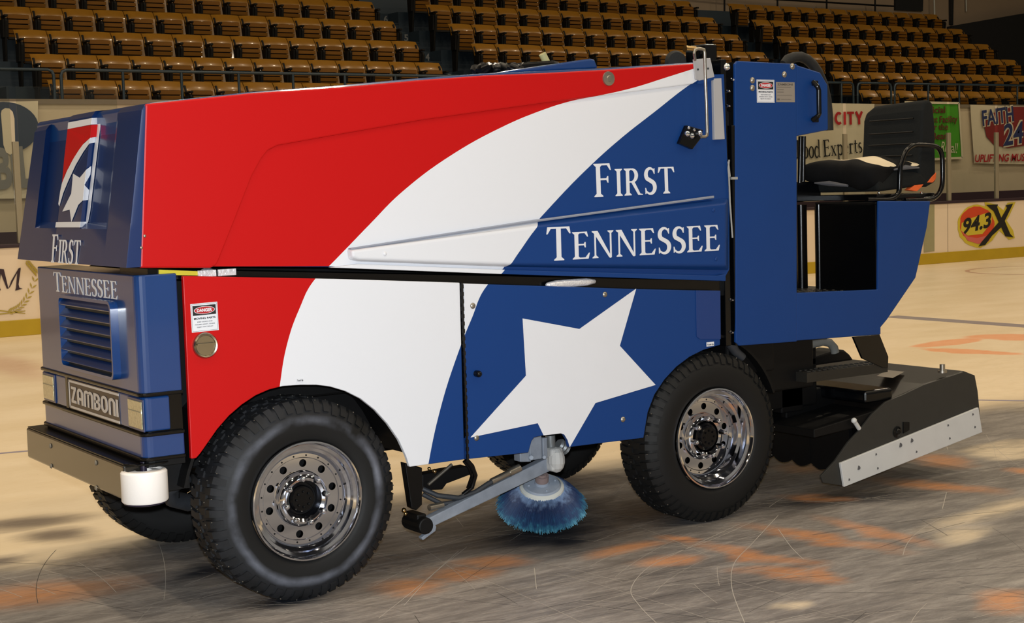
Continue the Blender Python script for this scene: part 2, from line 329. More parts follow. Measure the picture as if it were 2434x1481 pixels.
def bfont(text, size, bold=0.0):
    cu = bpy.data.curves.new('t', 'FONT'); cu.body = text; cu.size = 1.0; cu.offset = bold; cu.extrude = 0.01; cu.resolution_u = 4
    o = bpy.data.objects.new('t', cu); C.objects.link(o); dg = bpy.context.evaluated_depsgraph_get(); me = bpy.data.meshes.new_from_object(o.evaluated_get(dg))
    vs = [v.co.copy() for v in me.vertices]; fs = [tuple(p.vertices) for p in me.polygons]
    bpy.data.objects.remove(o); bpy.data.curves.remove(cu); bpy.data.meshes.remove(me)
    return vs, fs
def text_mesh(m, text, P0, P1, h, nrm, bold=0.0, th=0.001, shear=0.0):
    """sans text fitted between two baseline points with given cap height"""
    vs, fs = bfont(text, 1, bold); x0 = min(v.x for v in vs); x1 = max(v.x for v in vs); P0, P1, nrm = Vector(P0), Vector(P1), Vector(nrm).normalized()
    u = (P1-P0)/(x1-x0); upv = nrm.cross(u).normalized(); 
    if upv.z < 0: upv = -upv
    upv *= h/0.73
    m.add([P0+u*(v.x-x0+shear*v.y)+upv*v.y+nrm*(v.z/0.02+0.5)*th for v in vs], fs)
# ================================================================== ICE
def ice_material():
    m = bpy.data.materials.new('painted_ice'); m.use_nodes = True; nt = m.node_tree; b = nt.nodes['Principled BSDF']; N = nt.nodes.new; L = nt.links.new
    tc = N('ShaderNodeTexCoord')
    def noise(scale, detail=6, rot=0.0, sx=1.0, sy=1.0, rough=0.6):
        mp = N('ShaderNodeMapping'); mp.inputs['Rotation'].default_value = (0, 0, rot); mp.inputs['Scale'].default_value = (sx, sy, 1)
        L(tc.outputs['Object'], mp.inputs[0]); n = N('ShaderNodeTexNoise'); n.inputs['Scale'].default_value = scale; n.inputs['Detail'].default_value = detail; n.inputs['Roughness'].default_value = rough
        L(mp.outputs[0], n.inputs['Vector']); return n
    def mapr(src, a, b_, c=0.0, d=1.0):
        r = N('ShaderNodeMapRange'); r.interpolation_type = 'SMOOTHSTEP'; r.inputs[1].default_value = a; r.inputs[2].default_value = b_; r.inputs[3].default_value = c; r.inputs[4].default_value = d; L(src, r.inputs[0]); return r.outputs[0]
    def mix(f, a, c):
        x = N('ShaderNodeMix'); x.data_type = 'RGBA'
        (L(f, x.inputs[0]) if not isinstance(f, float) else setattr(x.inputs[0], 'default_value', f))
        for s_, v in ((6, a), (7, c)):
            if isinstance(v, tuple): x.inputs[s_].default_value = v
            else: L(v, x.inputs[s_])
        return x.outputs[2]
    def mth(op, a, c=None):
        x = N('ShaderNodeMath'); x.operation = op
        for i, v in enumerate((a, c)):
            if v is None: continue
            if isinstance(v, (int, float)): x.inputs[i].default_value = v
            else: L(v, x.inputs[i])
        return x.outputs[0]
    streak = noise(3.4, 12, math.radians(38), 0.36, 1.6, 0.76)     # long brushed streaks
    fine = noise(15.0, 12, math.radians(30), 0.42, 2.0, 0.8)
    blotch = noise(1.1, 5, math.radians(30), 0.6, 1.4)
    # warped coordinates so painted shapes get ragged, dragged edges
    wn = noise(2.2, 6, math.radians(36), 0.5, 1.6); wv = N('ShaderNodeVectorMath'); wv.operation = 'MULTIPLY_ADD'
    sb = N('ShaderNodeVectorMath'); sb.operation = 'SUBTRACT'; L(wn.outputs['Color'], sb.inputs[0]); sb.inputs[1].default_value = (0.5, 0.5, 0.5)
    L(sb.outputs[0], wv.inputs[0]); wv.inputs[1].default_value = (0.34, 0.26, 0); L(tc.outputs['Object'], wv.inputs[2])
    def ell(px0, py0, px1, py1, hw, soft=0.8):
        a = onZ(px0, py0); c = onZ(px1, py1); d = c-a
        mp = N('ShaderNodeMapping'); mp.vector_type = 'TEXTURE'; mp.inputs['Location'].default_value = ((a.x+c.x)/2, (a.y+c.y)/2, 0)
        mp.inputs['Rotation'].default_value = (0, 0, math.atan2(d.y, d.x)); mp.inputs['Scale'].default_value = (d.length/2, hw, 1); L(wv.outputs[0], mp.inputs[0])
        ln = N('ShaderNodeVectorMath'); ln.operation = 'LENGTH'; L(mp.outputs[0], ln.inputs[0])
        return mapr(ln.outputs['Value'], 1.0+soft*0.5, 1.0-soft, 0, 1)
    def union(lst):
        r = lst[0]
        for q in lst[1:]: r = mth('MAXIMUM', r, q)
        return r
    sp = N('ShaderNodeSeparateXYZ'); L(wv.outputs[0], sp.inputs[0])
    zone = mapr(sp.outputs['Y'], 1.75, 1.2)                       # dark grey zone under and around the machine
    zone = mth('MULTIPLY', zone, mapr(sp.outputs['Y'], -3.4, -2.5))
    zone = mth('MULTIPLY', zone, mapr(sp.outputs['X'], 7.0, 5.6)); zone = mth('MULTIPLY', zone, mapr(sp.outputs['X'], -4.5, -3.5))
    streaksL = union([ell(-120, 1262, 230, 1225, 0.16), ell(90, 1290, 190, 1255, 0.2), ell(130, 1345, 420, 1310, 0.22), ell(-80, 1345, 60, 1325, 0.1)])
    lightbeige = union([ell(2300, 1085, 2700, 1040, 0.32, 0.25), ell(2200, 1262, 2500, 1180, 0.10), ell(2250, 1300, 2330, 1250, 0.1),
                        ell(-60, 1300, 330, 1270, 0.3), ell(-60, 1350, 300, 1290, 0.3), ell(1860, 1055, 2000, 1085, 0.2), ell(1830, 1448, 1900, 1430, 0.06)])
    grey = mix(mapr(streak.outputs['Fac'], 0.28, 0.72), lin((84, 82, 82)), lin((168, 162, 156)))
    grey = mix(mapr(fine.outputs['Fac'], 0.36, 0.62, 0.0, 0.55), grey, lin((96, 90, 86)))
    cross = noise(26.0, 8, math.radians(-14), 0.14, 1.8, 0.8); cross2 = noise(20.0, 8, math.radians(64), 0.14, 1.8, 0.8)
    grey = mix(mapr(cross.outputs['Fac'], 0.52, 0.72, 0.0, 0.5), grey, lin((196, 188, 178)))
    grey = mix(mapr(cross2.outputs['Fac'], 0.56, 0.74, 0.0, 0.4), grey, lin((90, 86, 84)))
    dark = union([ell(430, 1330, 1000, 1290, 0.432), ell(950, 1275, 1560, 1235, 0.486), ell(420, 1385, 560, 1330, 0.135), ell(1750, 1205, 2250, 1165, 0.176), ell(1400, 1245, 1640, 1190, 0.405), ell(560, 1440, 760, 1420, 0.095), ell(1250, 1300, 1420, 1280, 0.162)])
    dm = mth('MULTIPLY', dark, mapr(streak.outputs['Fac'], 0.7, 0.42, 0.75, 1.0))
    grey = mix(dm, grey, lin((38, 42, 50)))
    orange = union([ell(-250, 1450, 320, 1385, 0.221), ell(880, 1395, 1060, 1395, 0.145), ell(1000, 1372, 1180, 1358, 0.128), ell(1080, 1342, 1270, 1328, 0.102), ell(1400, 1325, 1570, 1287, 0.076), ell(1520, 1345, 1650, 1325, 0.085),
                    ell(1640, 1292, 1930, 1342, 0.085), ell(1770, 1248, 2140, 1310, 0.093), ell(1960, 1232, 2210, 1295, 0.085), ell(1750, 1350, 1960, 1372, 0.102), ell(1920, 1345, 1980, 1385, 0.085), ell(1560, 1275, 1650, 1290, 0.068),
                    ell(2080, 1140, 2390, 1172, 0.119), ell(2180, 1080, 2280, 1112, 0.170), ell(1840, 1112, 1980, 1110, 0.170), ell(2330, 1415, 2480, 1440, 0.153), ell(2380, 1120, 2480, 1122, 0.085), ell(1850, 1180, 2020, 1190, 0.085)])
    om = mth('MULTIPLY', orange, mapr(fine.outputs['Fac'], 0.35, 0.65, 0.8, 0.45))
    grey = mix(om, grey, lin((206, 138, 84)))
    beige = mix(mapr(blotch.outputs['Fac'], 0.3, 0.7), lin((226, 206, 172)), lin((238, 220, 190)))
    beige = mix(mapr(fine.outputs['Fac'], 0.5, 0.75, 0.0, 0.22), beige, lin((176, 158, 134)))
    # other painted marks out on the ice: an orange letter and faded lines
    letter = union([ell(2170, 826, 2330, 803, 0.16, 0.2), ell(2180, 828, 2440, 843, 0.16, 0.2), ell(2290, 800, 2560, 803, 0.3, 0.2)])
    hole = ell(2345, 822, 2600, 822, 0.35, 0.2)
    letter = mth('MULTIPLY', letter, mth('SUBTRACT', 1.0, hole))
    beige = mix(mth('MULTIPLY', letter, mapr(fine.outputs['Fac'], 0.3, 0.7, 0.75, 0.5)), beige, lin((238, 142, 84)))
    pink = union([ell(-30, 840, 100, 905, 0.28), ell(-30, 880, 90, 870, 0.2)])
    beige = mix(mth('MULTIPLY', pink, 0.38), beige, lin((170, 96, 84)))
    base = mix(streaksL, beige, lin((128, 116, 104)))
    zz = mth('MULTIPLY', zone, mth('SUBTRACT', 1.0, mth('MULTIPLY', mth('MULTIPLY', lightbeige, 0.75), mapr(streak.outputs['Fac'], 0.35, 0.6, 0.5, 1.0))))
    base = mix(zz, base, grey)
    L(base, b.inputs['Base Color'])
    L(mapr(fine.outputs['Fac'], 0.3, 0.7, 0.26, 0.42), b.inputs['Roughness']); b.inputs['Specular IOR Level'].default_value = 0.28
    bp = N('ShaderNodeBump'); bp.inputs['Strength'].default_value = 0.12; bp.inputs['Distance'].default_value = 0.01; L(fine.outputs['Fac'], bp.inputs['Height']); L(bp.outputs[0], b.inputs['Normal'])
    return m
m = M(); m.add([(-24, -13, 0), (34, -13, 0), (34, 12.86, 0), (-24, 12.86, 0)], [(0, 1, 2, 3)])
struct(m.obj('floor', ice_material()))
# painted lines on the ice
def ribbon(m, pts, w, z=0.0006):
    for i in range(len(pts)-1):
        a, c = Vector(pts[i]), Vector(pts[i+1]); d = (c-a); d = Vector((-d.y, d.x, 0)).normalized()*w/2
        m.add([(a.x-d.x, a.y-d.y, z), (c.x-d.x, c.y-d.y, z), (c.x+d.x, c.y+d.y, z), (a.x+d.x, a.y+d.y, z)], [(0, 1, 2, 3)])
LINEM = mat('faded_violet_line', (150, 140, 142), 0.35, noise=0.1); LINEB = mat('faded_blue_line', (148, 140, 158), 0.35)
m = M(); a = onZ(2115, 752); c = onZ(2560, 784); ribbon(m, [a, c], 0.26)
tag(m.obj('painted_line', LINEM), 'wide faded violet line painted across the ice right of the machine', 'ice line')
m = M(); ribbon(m, [onZ(2325, 951), onZ(2700, 957)], 0.05)
tag(m.obj('painted_line', LINEB), 'thin faded blue line on the ice behind the rear conditioner', 'ice line')
m = M(); ribbon(m, [onZ(-60, 1083), onZ(90, 1070)], 0.05)
tag(m.obj('painted_line', LINEB), 'thin faded blue line on the ice left of the front bumper', 'ice line')
m = M(); cc = onZ(2470, 642)
ribbon(m, [(cc.x+1.1*math.cos(a*PI/14), cc.y+1.1*math.sin(a*PI/14), 0) for a in range(29)], 0.07)
tag(m.obj('painted_circle', mat('faded_rose_line', (196, 160, 140), 0.35)), 'faded rose circle painted on the ice before the boards at right', 'ice circle')
# skate and tyre scratches
SCR = mat('frosty_scratch', (178, 171, 161), 0.6); DSC = mat('dark_scratch', (66, 62, 60), 0.5); m = M(); rs = random.Random(3)
def arc_pts(c, r, a0, a1, n=26): return [(c[0]+r*math.cos(a0+(a1-a0)*i/n), c[1]+r*math.sin(a0+(a1-a0)*i/n), 0) for i in range(n+1)]
for pl in ([(1760,1245),(1620,1310),(1540,1350),(1500,1400),(1520,1440),(1560,1481)], [(1850,1225),(1790,1290),(1745,1340),(1740,1400),(1770,1481)], [(960,1440),(1030,1365),(1110,1300)], [(900,1470),(1000,1390),(1090,1310)],
           [(1850,1258),(1880,1300),(1910,1330)], [(1250,1480),(1540,1400),(1700,1385)], [(1560,1330),(1700,1280),(1800,1235)], [(2240,1210),(2250,1170)], [(1270,1350),(1275,1400)], [(1980,1320),(2220,1305)]):
    p = [onZ(*q) for q in pl]; out = []
    for i in range(len(p)-1):
        for k in range(6):
            t = k/6; p0 = p[max(i-1, 0)]; p3 = p[min(i+2, len(p)-1)]
            out.append(0.5*((2*p[i])+(p[i+1]-p0)*t+(2*p0-5*p[i]+4*p[i+1]-p3)*t*t+(3*p[i]-p0-3*p[i+1]+p3)*t**3))
    ribbon(m, out+[p[-1]], 0.0028, 0.0007)
for k in range(520):
    m.k = 1 if k % 5 == 0 else 0
    x = rs.uniform(-1.2, 5.0); y = rs.uniform(-2.4, 1.4); an = math.radians(rs.gauss(-30, 38)); r = rs.uniform(1.5, 8); c = (x-r*math.cos(an+PI/2), y-r*math.sin(an+PI/2)); ln_ = rs.uniform(0.2, 1.1)/r
    ribbon(m, arc_pts(c, r, an+PI/2-ln_/2, an+PI/2+ln_/2, 8), rs.uniform(0.0012, 0.0028), 0.0005)
o = tag(m.obj('skate_scratches', [SCR, DSC]), 'pale thin scratches crossing the worn ice in front of the machine', 'scratches'); o['kind'] = 'stuff'
# ================================================================== DASHER BOARDS
BY = 12.85
db = thing('dasher_boards', (0, BY, 0), 'white dasher boards with yellow kickplate along the far side of the ice', 'rink boards')
def rel(o, r):
    o.parent = r; o.matrix_parent_inverse = Matrix.Translation(r.location).inverted(); return o
m = M(); m.box(-24, 32, BY, BY+0.1, 0.19, 1.04); rel(m.obj('board_panel', BOARD), db)
m = M(); m.box(-24, 32, BY-0.025, BY+0.1, 0, 0.19); rel(m.obj('kickplate', KICK, bevel=0.006), db)
m = M(); m.box(-24, 32, BY-0.02, BY+0.14, 1.04, 1.085); rel(m.obj('cap_rail', CAPR, bevel=0.008), db)
m = M()
for x in [2.0+2.4*i for i in range(-3, 13)]: m.box(x, x+0.008, BY-0.003, BY, 0.19, 1.04)
rel(m.obj('panel_seam', mat('seam_brown', (120, 108, 90), 0.8)), db)  # dull brown strips marking the joints between board panels
for x, l in ((2.68, 'metal glass post standing on the boards at far left, over the big blue letter'), (2.68+1.3, 'metal glass post at left behind the front of the machine'), (20.19-1.28*3, 'metal glass post crossing the word CITY'), (20.19-1.28*2, 'metal glass post hidden mostly by the driver seat back'), (20.19-1.28, 'metal glass post in front of the green banner'), (20.19, 'metal glass post crossing the word FAITH')):
    m = M(); m.box(x-0.035, x+0.035, BY+0.03, BY+0.09, 1.087, 2.28); rel(m.obj('support_post', POSTM, bevel=0.006), db)
# advertisement pieces on the boards
ad = BY-0.004
def ring_poly(m, pts, y, th=0.003): m.prism(S(pts, y), y-th, y)
def circ(cx, cy, rx, ry, n=28, rag=0.0, rs=random.Random(5)): return [(cx+rx*math.cos(2*PI*i/n)*(1+rs.uniform(-rag, rag)), cy+ry*math.sin(2*PI*i/n)*(1+rs.uniform(-rag, rag))) for i in range(n)]
m = M(); ring_poly(m, circ(2323, 537, 47, 51, 36, 0.03), ad-0.001); ring_poly(m, [(2340,480),(2368,486),(2385,500),(2395,482),(2414,480),(2398,515),(2392,524),(2408,548),(2412,566),(2398,570),(2375,548),(2362,566),(2330,590),(2318,586),(2350,540)], ad-0.0005)
rel(m.obj('station_logo_outline', YELP), db)
m = M(); ring_poly(m, circ(2322, 533, 41, 42, 36, 0.03), ad-0.004); rel(m.obj('station_logo_disc', ORP), db)
m = M(); ring_poly(m, [(2284,548),(2300,562),(2322,566),(2345,560),(2362,545),(2350,574),(2325,580),(2300,572)], ad-0.006); rel(m.obj('station_logo_arc', mat('rose_print', (196, 96, 90), 0.6)), db)
m = M(); ring_poly(m, [(2286,530),(2310,518),(2345,506),(2358,510),(2356,530),(2335,556),(2300,560),(2284,548)], ad-0.007); rel(m.obj('station_logo_swash', YELP), db)
m = M(); text_mesh(m, '94.3', onY(2287, 556, ad-0.012), onY(2354, 538, ad-0.012), 0.26, (0, -1, 0), 0.03, 0.002, 0.25)
ring_poly(m, [(2344,487),(2372,486),(2370,492),(2380,518),(2394,494),(2390,488),(2408,484),(2404,492),(2388,525),(2401,556),(2409,564),(2390,562),(2380,540),(2358,560),(2342,582),(2326,586),(2334,574),(2374,528),(2362,502),(2352,494)], ad-0.012)
rel(m.obj('station_logo_lettering', BTXT), db)
m = M(); ring_poly(m, [(2196,486),(2221,485),(2221,597),(2196,600)], ad-0.001); rel(m.obj('grey_green_advert', mat('grey_green_print', (150, 146, 112), 0.6, noise=0.1)), db)
m = M()
for p in ([(-14,638),(9,640),(20,686),(27,667),(44,638),(49,636),(49,640),(44,676),(46,684),(54,686),(36,691),(38,684),(41,648),(24,682),(20,686),(16,686),(2,650),(-2,680),(2,690),(-20,690)],): ring_poly(m, p, ad-0.002)
rel(m.obj('advert_letter', mat('dark_plum_print', (46, 26, 36), 0.6)), db)
m = M()
for i in range(11):
    t = i/10; px = 18+64*t; py = 742-12*t-60*t**2.6; a = -0.25-1.1*t
    for sgn in (-1, 1):
        an = a+sgn*0.6; q = [(px, py), (px+8*math.cos(an)-2*math.sin(an), py+8*math.sin(an)+2*math.cos(an)), (px+15*math.cos(an), py+15*math.sin(an)), (px+8*math.cos(an)+2*math.sin(an), py+8*math.sin(an)-2*math.cos(an))]; ring_poly(m, q, ad-0.002)
for i in range(8):
    t = i/7; px = 62+22*t; py = 620+26*t
    for sgn in (-1, 1):
        an = 0.8+sgn*0.6; q = [(px, py), (px+6*math.cos(an)-2*math.sin(an), py+6*math.sin(an)+2*math.cos(an)), (px+12*math.cos(an), py+12*math.sin(an)), (px+6*math.cos(an)+2*math.sin(an), py+6*math.sin(an)-2*math.cos(an))]; ring_poly(m, q, ad-0.002)
for sgn, y0 in ((1, 738), (-1, 744)):
    m2 = [(-40, y0-5*sgn), (10, y0), (60, y0+6*sgn)]
    ring_poly(m, [(m2[0][0], m2[0][1]), m2[1], m2[2], (60, y0+6*sgn+2), (10, y0+3), (-40, y0-5*sgn+3)], ad-0.001)
rel(m.obj('laurel_wreath_print', OLIVEP), db)
# glass panels between the posts, one thing each where the photo shows them
def glass(x0, x1, label, top=2.92):
    m = M(); m.box(x0+0.04, x1-0.04, BY+0.055, BY+0.067, 1.087, top); rel(m.obj('glass_pane', GLASS), db)
glass(2.68-2.56, 2.68-1.28, 'clear glass panel at the far left edge over the laurel advert'); glass(2.68-1.28, 2.68, 'clear glass panel at left in front of the big blue letter O')
glass(2.68, 3.97, 'clear glass panel at left, right of the first post, before the cream wall')
xs = sorted([20.19-1.28*i for i in range(5)])
for (a, c), l in zip(zip(xs, xs[1:]), ('clear glass panel before the words CITY and Food', 'clear glass panel before the letters TY, partly behind the seat', 'clear glass panel behind the driver seat back', 'clear glass panel in front of the green banner')):
    glass(a, c, l)
glass(20.19-0.0, 21.47, 'clear glass panel before the number 24 at right edge')
glass(15.07-1.28, 15.07, 'clear glass panel behind the blue dashboard housing')
# ================================================================== WALL, BANNERS
WY = 14.2
m = M(); m.box(-24, 34, WY, WY+0.2, 0.0, 2.85); struct(m.obj('wall_back', CREAMW))
m = M(); m.box(-24, 34, WY-0.03, WY, 2.80, 2.86); struct(m.obj('trim_1', mat('wall_cap_trim', (120, 106, 90), 0.7)))
m = M(); m.box(-24, 34, WY-0.5, WY, 0.0, 1.02); m.box(-24, 34, WY-0.06, WY, 1.02, 1.2); struct(m.obj('trim_2', mat('plum_bench_front', (62, 42, 50), 0.6)))
def banner(name, pts, material, label, y=WY-0.06, rip=0.006):
    q = [onY(p[0], p[1], y) for p in pts]     # tl, tr, br, bl
    m = M(); nx, nz = 24, 10; vs = []
    rr = random.Random(len(label)); ph = rr.uniform(0, 6)
    for j in range(nz+1):
        for i in range(nx+1):
            u = i/nx; v = j/nz; a = q[0].lerp(q[1], u); c = q[3].lerp(q[2], u); p = a.lerp(c, v)
            vs.append((p.x, y+rip*math.sin(u*17+ph+v*2)+rip*0.6*math.sin(v*6+u*5), p.z-0.012*math.sin(PI*u)))
    k = nx+1; n = len(vs); vs += [(a, b_+0.004, c) for a, b_, c in vs]
    m.add(vs, [(j*k+i, j*k+i+1, (j+1)*k+i+1, (j+1)*k+i) for j in range(nz) for i in range(nx)]+[(n+j*k+i, n+(j+1)*k+i, n+(j+1)*k+i+1, n+j*k+i+1) for j in range(nz) for i in range(nx)])
    t = thing(name, ((q[2].x+q[3].x)/2, y, min(q[2].z, q[3].z)), label, 'banner'); rel(m.obj('banner_sheet', material, smooth=True), t); return t
YB = WY-0.075
bn = banner('vinyl_banner', [(1700,236),(2078,247),(2056,462),(1700,470)], BANNER, 'cream banner with red CITY and black Food Experts lettering')
m = M()
CG = {'C': (0.72, stroke(arcw(0.38, 0.5, 0.27, 0.4, 50, 310, 16), 0.2)), 'I': (0.26, R_(0.03, 0.23, 0, 1)), 'T': (0.66, R_(0.23, 0.43, 0, 1)+R_(0.02, 0.64, 0.82, 1)), 'Y': (0.74, lw(0.2, [(0.37, 0), (0.37, 0.5)], [(0.37, 0.46), (0.1, 1.0)], [(0.37, 0.46), (0.64, 1.0)]))}
word_mesh(m, 'CITY', CG, onY(1984, 297, YB-0.01), onY(2052, 295.5, YB-0.01), (onY(1990,266,YB)-onY(1990,297,YB)).length, (0, -1, 0), 0.002); rel(m.obj('red_lettering', REDT), bn)
m = M(); T = dict(LOW); T['F'] = SER['F']; T['E'] = SER['E']
hh = (onY(1990,331,YB)-onY(1990,374,YB)).length
word_mesh(m, 'Food', T, onY(1893, 377, YB-0.01), onY(1950, 374, YB-0.01), hh, (0, -1, 0), 0.002, gap=0.03)
word_mesh(m, 'Experts', T, onY(1958, 373, YB-0.01), onY(2051, 362, YB-0.01), hh*0.93, (0, -1, 0), 0.002, gap=0.03); rel(m.obj('black_lettering', BTXT), bn)
bn = banner('vinyl_banner', [(2150,243),(2279,245),(2287,375),(2150,382)], BANNERG, 'lime green banner with white edge and dark red words')
q = [onY(*p, YB) for p in [(2150,243),(2279,245),(2287,375),(2150,382)]]; m = M()
for a, c in ((q[0], q[1]), (q[1], q[2]), (q[2], q[3])):
    d = (c-a).normalized(); n = Vector((-d.z, 0, d.x))*0.02; m.add([a-n, c-n, c+n, a+n], [(0, 1, 2, 3)]); m.add([v-Vector((0, 0.004, 0)) for v in (a-n, c-n, c+n, a+n)], [(0, 1, 2, 3)])
rel(m.obj('white_edge', BANNER), bn); m = M()
for tx, a, c, h in (('Official', (2190,269), (2247,268), 16), ('Treatment Facility', (2160,293), (2276,290), 16), ('for the', (2206,309), (2254,308), 15), ('Ice Bears', (2188,333), (2258,330), 17)):
    text_mesh(m, tx, onY(*a, YB-0.01), onY(*c, YB-0.01), (onY(a[0], a[1], YB)-onY(a[0], a[1]-h, YB)).length, (0, -1, 0), 0.02)
rel(m.obj('dark_red_lettering', mat('maroon_print', (92, 40, 26), 0.6)), bn)
m = M()
text_mesh(m, 'Rural!', onY(2236, 360, YB-0.01), onY(2274, 364, YB-0.01), 0.2, (0, -1, 0), 0.0, shear=0.2); rel(m.obj('white_script_lettering', BANNER), bn)
bn = banner('vinyl_banner', [(2306,249),(2560,253),(2560,390),(2316,388)], BANNER, 'cream banner with FAITH 24 and UPLIFTING MUSIC over a red disc')
m = M(); m.prism(S([(2340+0,300),(2345,282),(2362,268),(2380,262),(2405,254),(2450,254),(2500,270),(2500,330),(2440,345),(2395,352),(2362,344),(2345,325)], YB-0.005), YB-0.008, YB-0.005); rel(m.obj('maroon_disc', mat('dark_red_print', (124, 36, 36), 0.6)), bn)
for off, mt, bo, nm in ((0.0, BANNER, 0.07, 'light_outline'), (0.006, NAVYP, 0.02, 'navy_lettering')):
    m = M()
    text_mesh(m, 'FAITH', onY(2336, 299, YB-0.012-off), onY(2410, 287, YB-0.012-off), 0.3, (0, -1, 0), bo, 0.002)
    text_mesh(m, '24', onY(2385, 346, YB-0.012-off), onY(2432, 338, YB-0.012-off), 0.42, (0, -1, 0), bo, 0.002, 0.15)
    text_mesh(m, '7', onY(2438, 338, YB-0.012-off), onY(2462, 336, YB-0.012-off), 0.42, (0, -1, 0), bo, 0.002, 0.15)
    rel(m.obj(nm, mt), bn)
m = M(); text_mesh(m, 'UPLIFTING MUSIC', onY(2317, 385, YB-0.01), onY(2450, 382, YB-0.01), 0.145, (0, -1, 0), 0.02, shear=0.2); rel(m.obj('red_lettering', REDT), bn)
bn = banner('vinyl_banner', [(-90,238),(90,240),(88,470),(-90,470)], BANNER, 'cream banner at far left with large blue round letter and grey letters')
m = M(); m.prism(S(circ(8, 304, 84, 62, 36), YB-0.004), YB-0.006, YB-0.003); rel(m.obj('blue_letter', mat('slate_blue_print', (44, 56, 76), 0.6)), bn)
m = M(); m.prism(S([(2,270),(4,262),(12,257),(22,258),(30,266),(34,282),(36,345),(33,362),(24,368),(14,362),(8,345)], YB-0.006), YB-0.012, YB-0.008); rel(m.obj('letter_counter', BANNER), bn)
m = M(); text_mesh(m, 'BIL', onY(-8, 446, YB-0.01), onY(84, 440, YB-0.01), 0.5, (0, -1, 0), 0.04); rel(m.obj('grey_lettering', mat('grey_print', (120, 118, 116), 0.6)), bn)
# hand rail on the wall, two lengths at left, one long, two at right
def hrail(px0, px1, posts, label, endl=True, endr=True, z=3.24, Y=14.28, cz=2.85):
    m = M(); x0 = onY(px0, 180, Y).x; x1 = onY(px1, 190, Y).x; pts = []
    if endl: pts += [(x0, Y, cz), (x0, Y, z-0.07), (x0+0.02, Y, z-0.02), (x0+0.07, Y, z)]
    else: pts += [(x0, Y, z)]
    if endr: pts += [(x1-0.07, Y, z), (x1-0.02, Y, z-0.02), (x1, Y, z-0.07), (x1, Y, cz)]
    else: pts += [(x1, Y, z)]
    t = thing('hand_rail', ((x0+x1)/2, Y, cz), label, 'rail'); m.tube(pts, 0.021, 10); rel(m.obj('rail_tube', TEAL, smooth='auto'), t)
    for p in posts:
        x = onY(p, 200, Y).x; m = M(); m.cyl((x, Y, cz), (x, Y, z), 0.019, 10); rel(m.obj('rail_post', TEAL, smooth='auto'), t)
hrail(-60, 128, [], 'teal rail length at far left ending in a bent corner', endl=False)
hrail(145, 1100, [293, 432, 568, 697, 820, 940], 'long teal rail in front of the left seating block')
hrail(1115, 2028, [1260, 1400, 1530, 1660, 1790, 1905, 2000], 'teal rail passing behind the machine and ending left of the seat')
hrail(2038, 2118, [], 'short teal rail between two bent corners above the seat back')
hrail(2126, 2560, [2206, 2280, 2418], 'teal rail in front of the right seating block at the right edge')
# ================================================================== TERRACES
Y0, DY, Z0, DZ = 15.13, 0.72, 2.345, 0.405      # back line of row A, row depth, floor of row A, rise
def ter(name, x0, x1, ma, rows=7, half=False):
    m = M()
    for k in range(rows):
        yf = Y0+k*DY-0.47; zf = Z0+k*DZ
        m.box(x0, x1, yf, yf+DY+0.002, zf-0.8, zf)
    m.box(x0, x1, 14.4, Y0-0.47, Z0-0.8, Z0-0.001)
    return struct(m.obj(name, ma))
ter('floor_2', 3.5, 10.3, STEPM); ter('floor_7', -24, 2.6, STEPM); ter('floor_3', 11.35, 18.0, STEPM); ter('floor_4', 19.0, 25.6, STEPM)
def stairs(x0, x1, label, nums, rows=7):
    t = thing('aisle_steps', ((x0+x1)/2, Y0-0.47, Z0), label, 'stairs')
    for k in range(rows):
        m = M(); yf = Y0+k*DY-0.47; zf = Z0+k*DZ; m.box(x0, x1, yf, yf+DY/2, zf-0.8, zf-DZ/2 if k else zf); m.box(x0, x1, yf+DY/2, yf+DY, zf-0.8, zf)
        m.box(x0, x1, yf-0.012, yf+0.03, zf-DZ/2-0.02 if k else zf-0.02, zf-DZ/2+0.004 if k else zf); rel(m.obj('step', STEPM, bevel=0.004), t)
    for n, (px, py) in nums:
        k = n; yy = Y0+k*DY-0.47+DY/2-0.004; q = onY(px, py, yy); q.z = Z0+k*DZ-0.10; q.x = x1-0.06; m = M(); text_mesh(m, str(n), (q.x-0.04, yy, q.z-0.05), (q.x+0.04, yy, q.z-0.05), 0.12, (0, -1, 0), 0.03); rel(m.obj('step_number', mat('pale_stencil', (120, 120, 118), 0.6)), t)
    return t
stairs(10.3, 11.35, 'dark painted stair aisle with pale step numbers between left and middle seats', [(3, (1075, 184)), (4, (1018, 128)), (5, (965, 82)), (6, (917, 33))])
stairs(18.0, 19.0, 'dark stair aisle between middle and right seating blocks', [])
stairs(2.6, 3.5, 'dark stair aisle left of the left seating block', [])
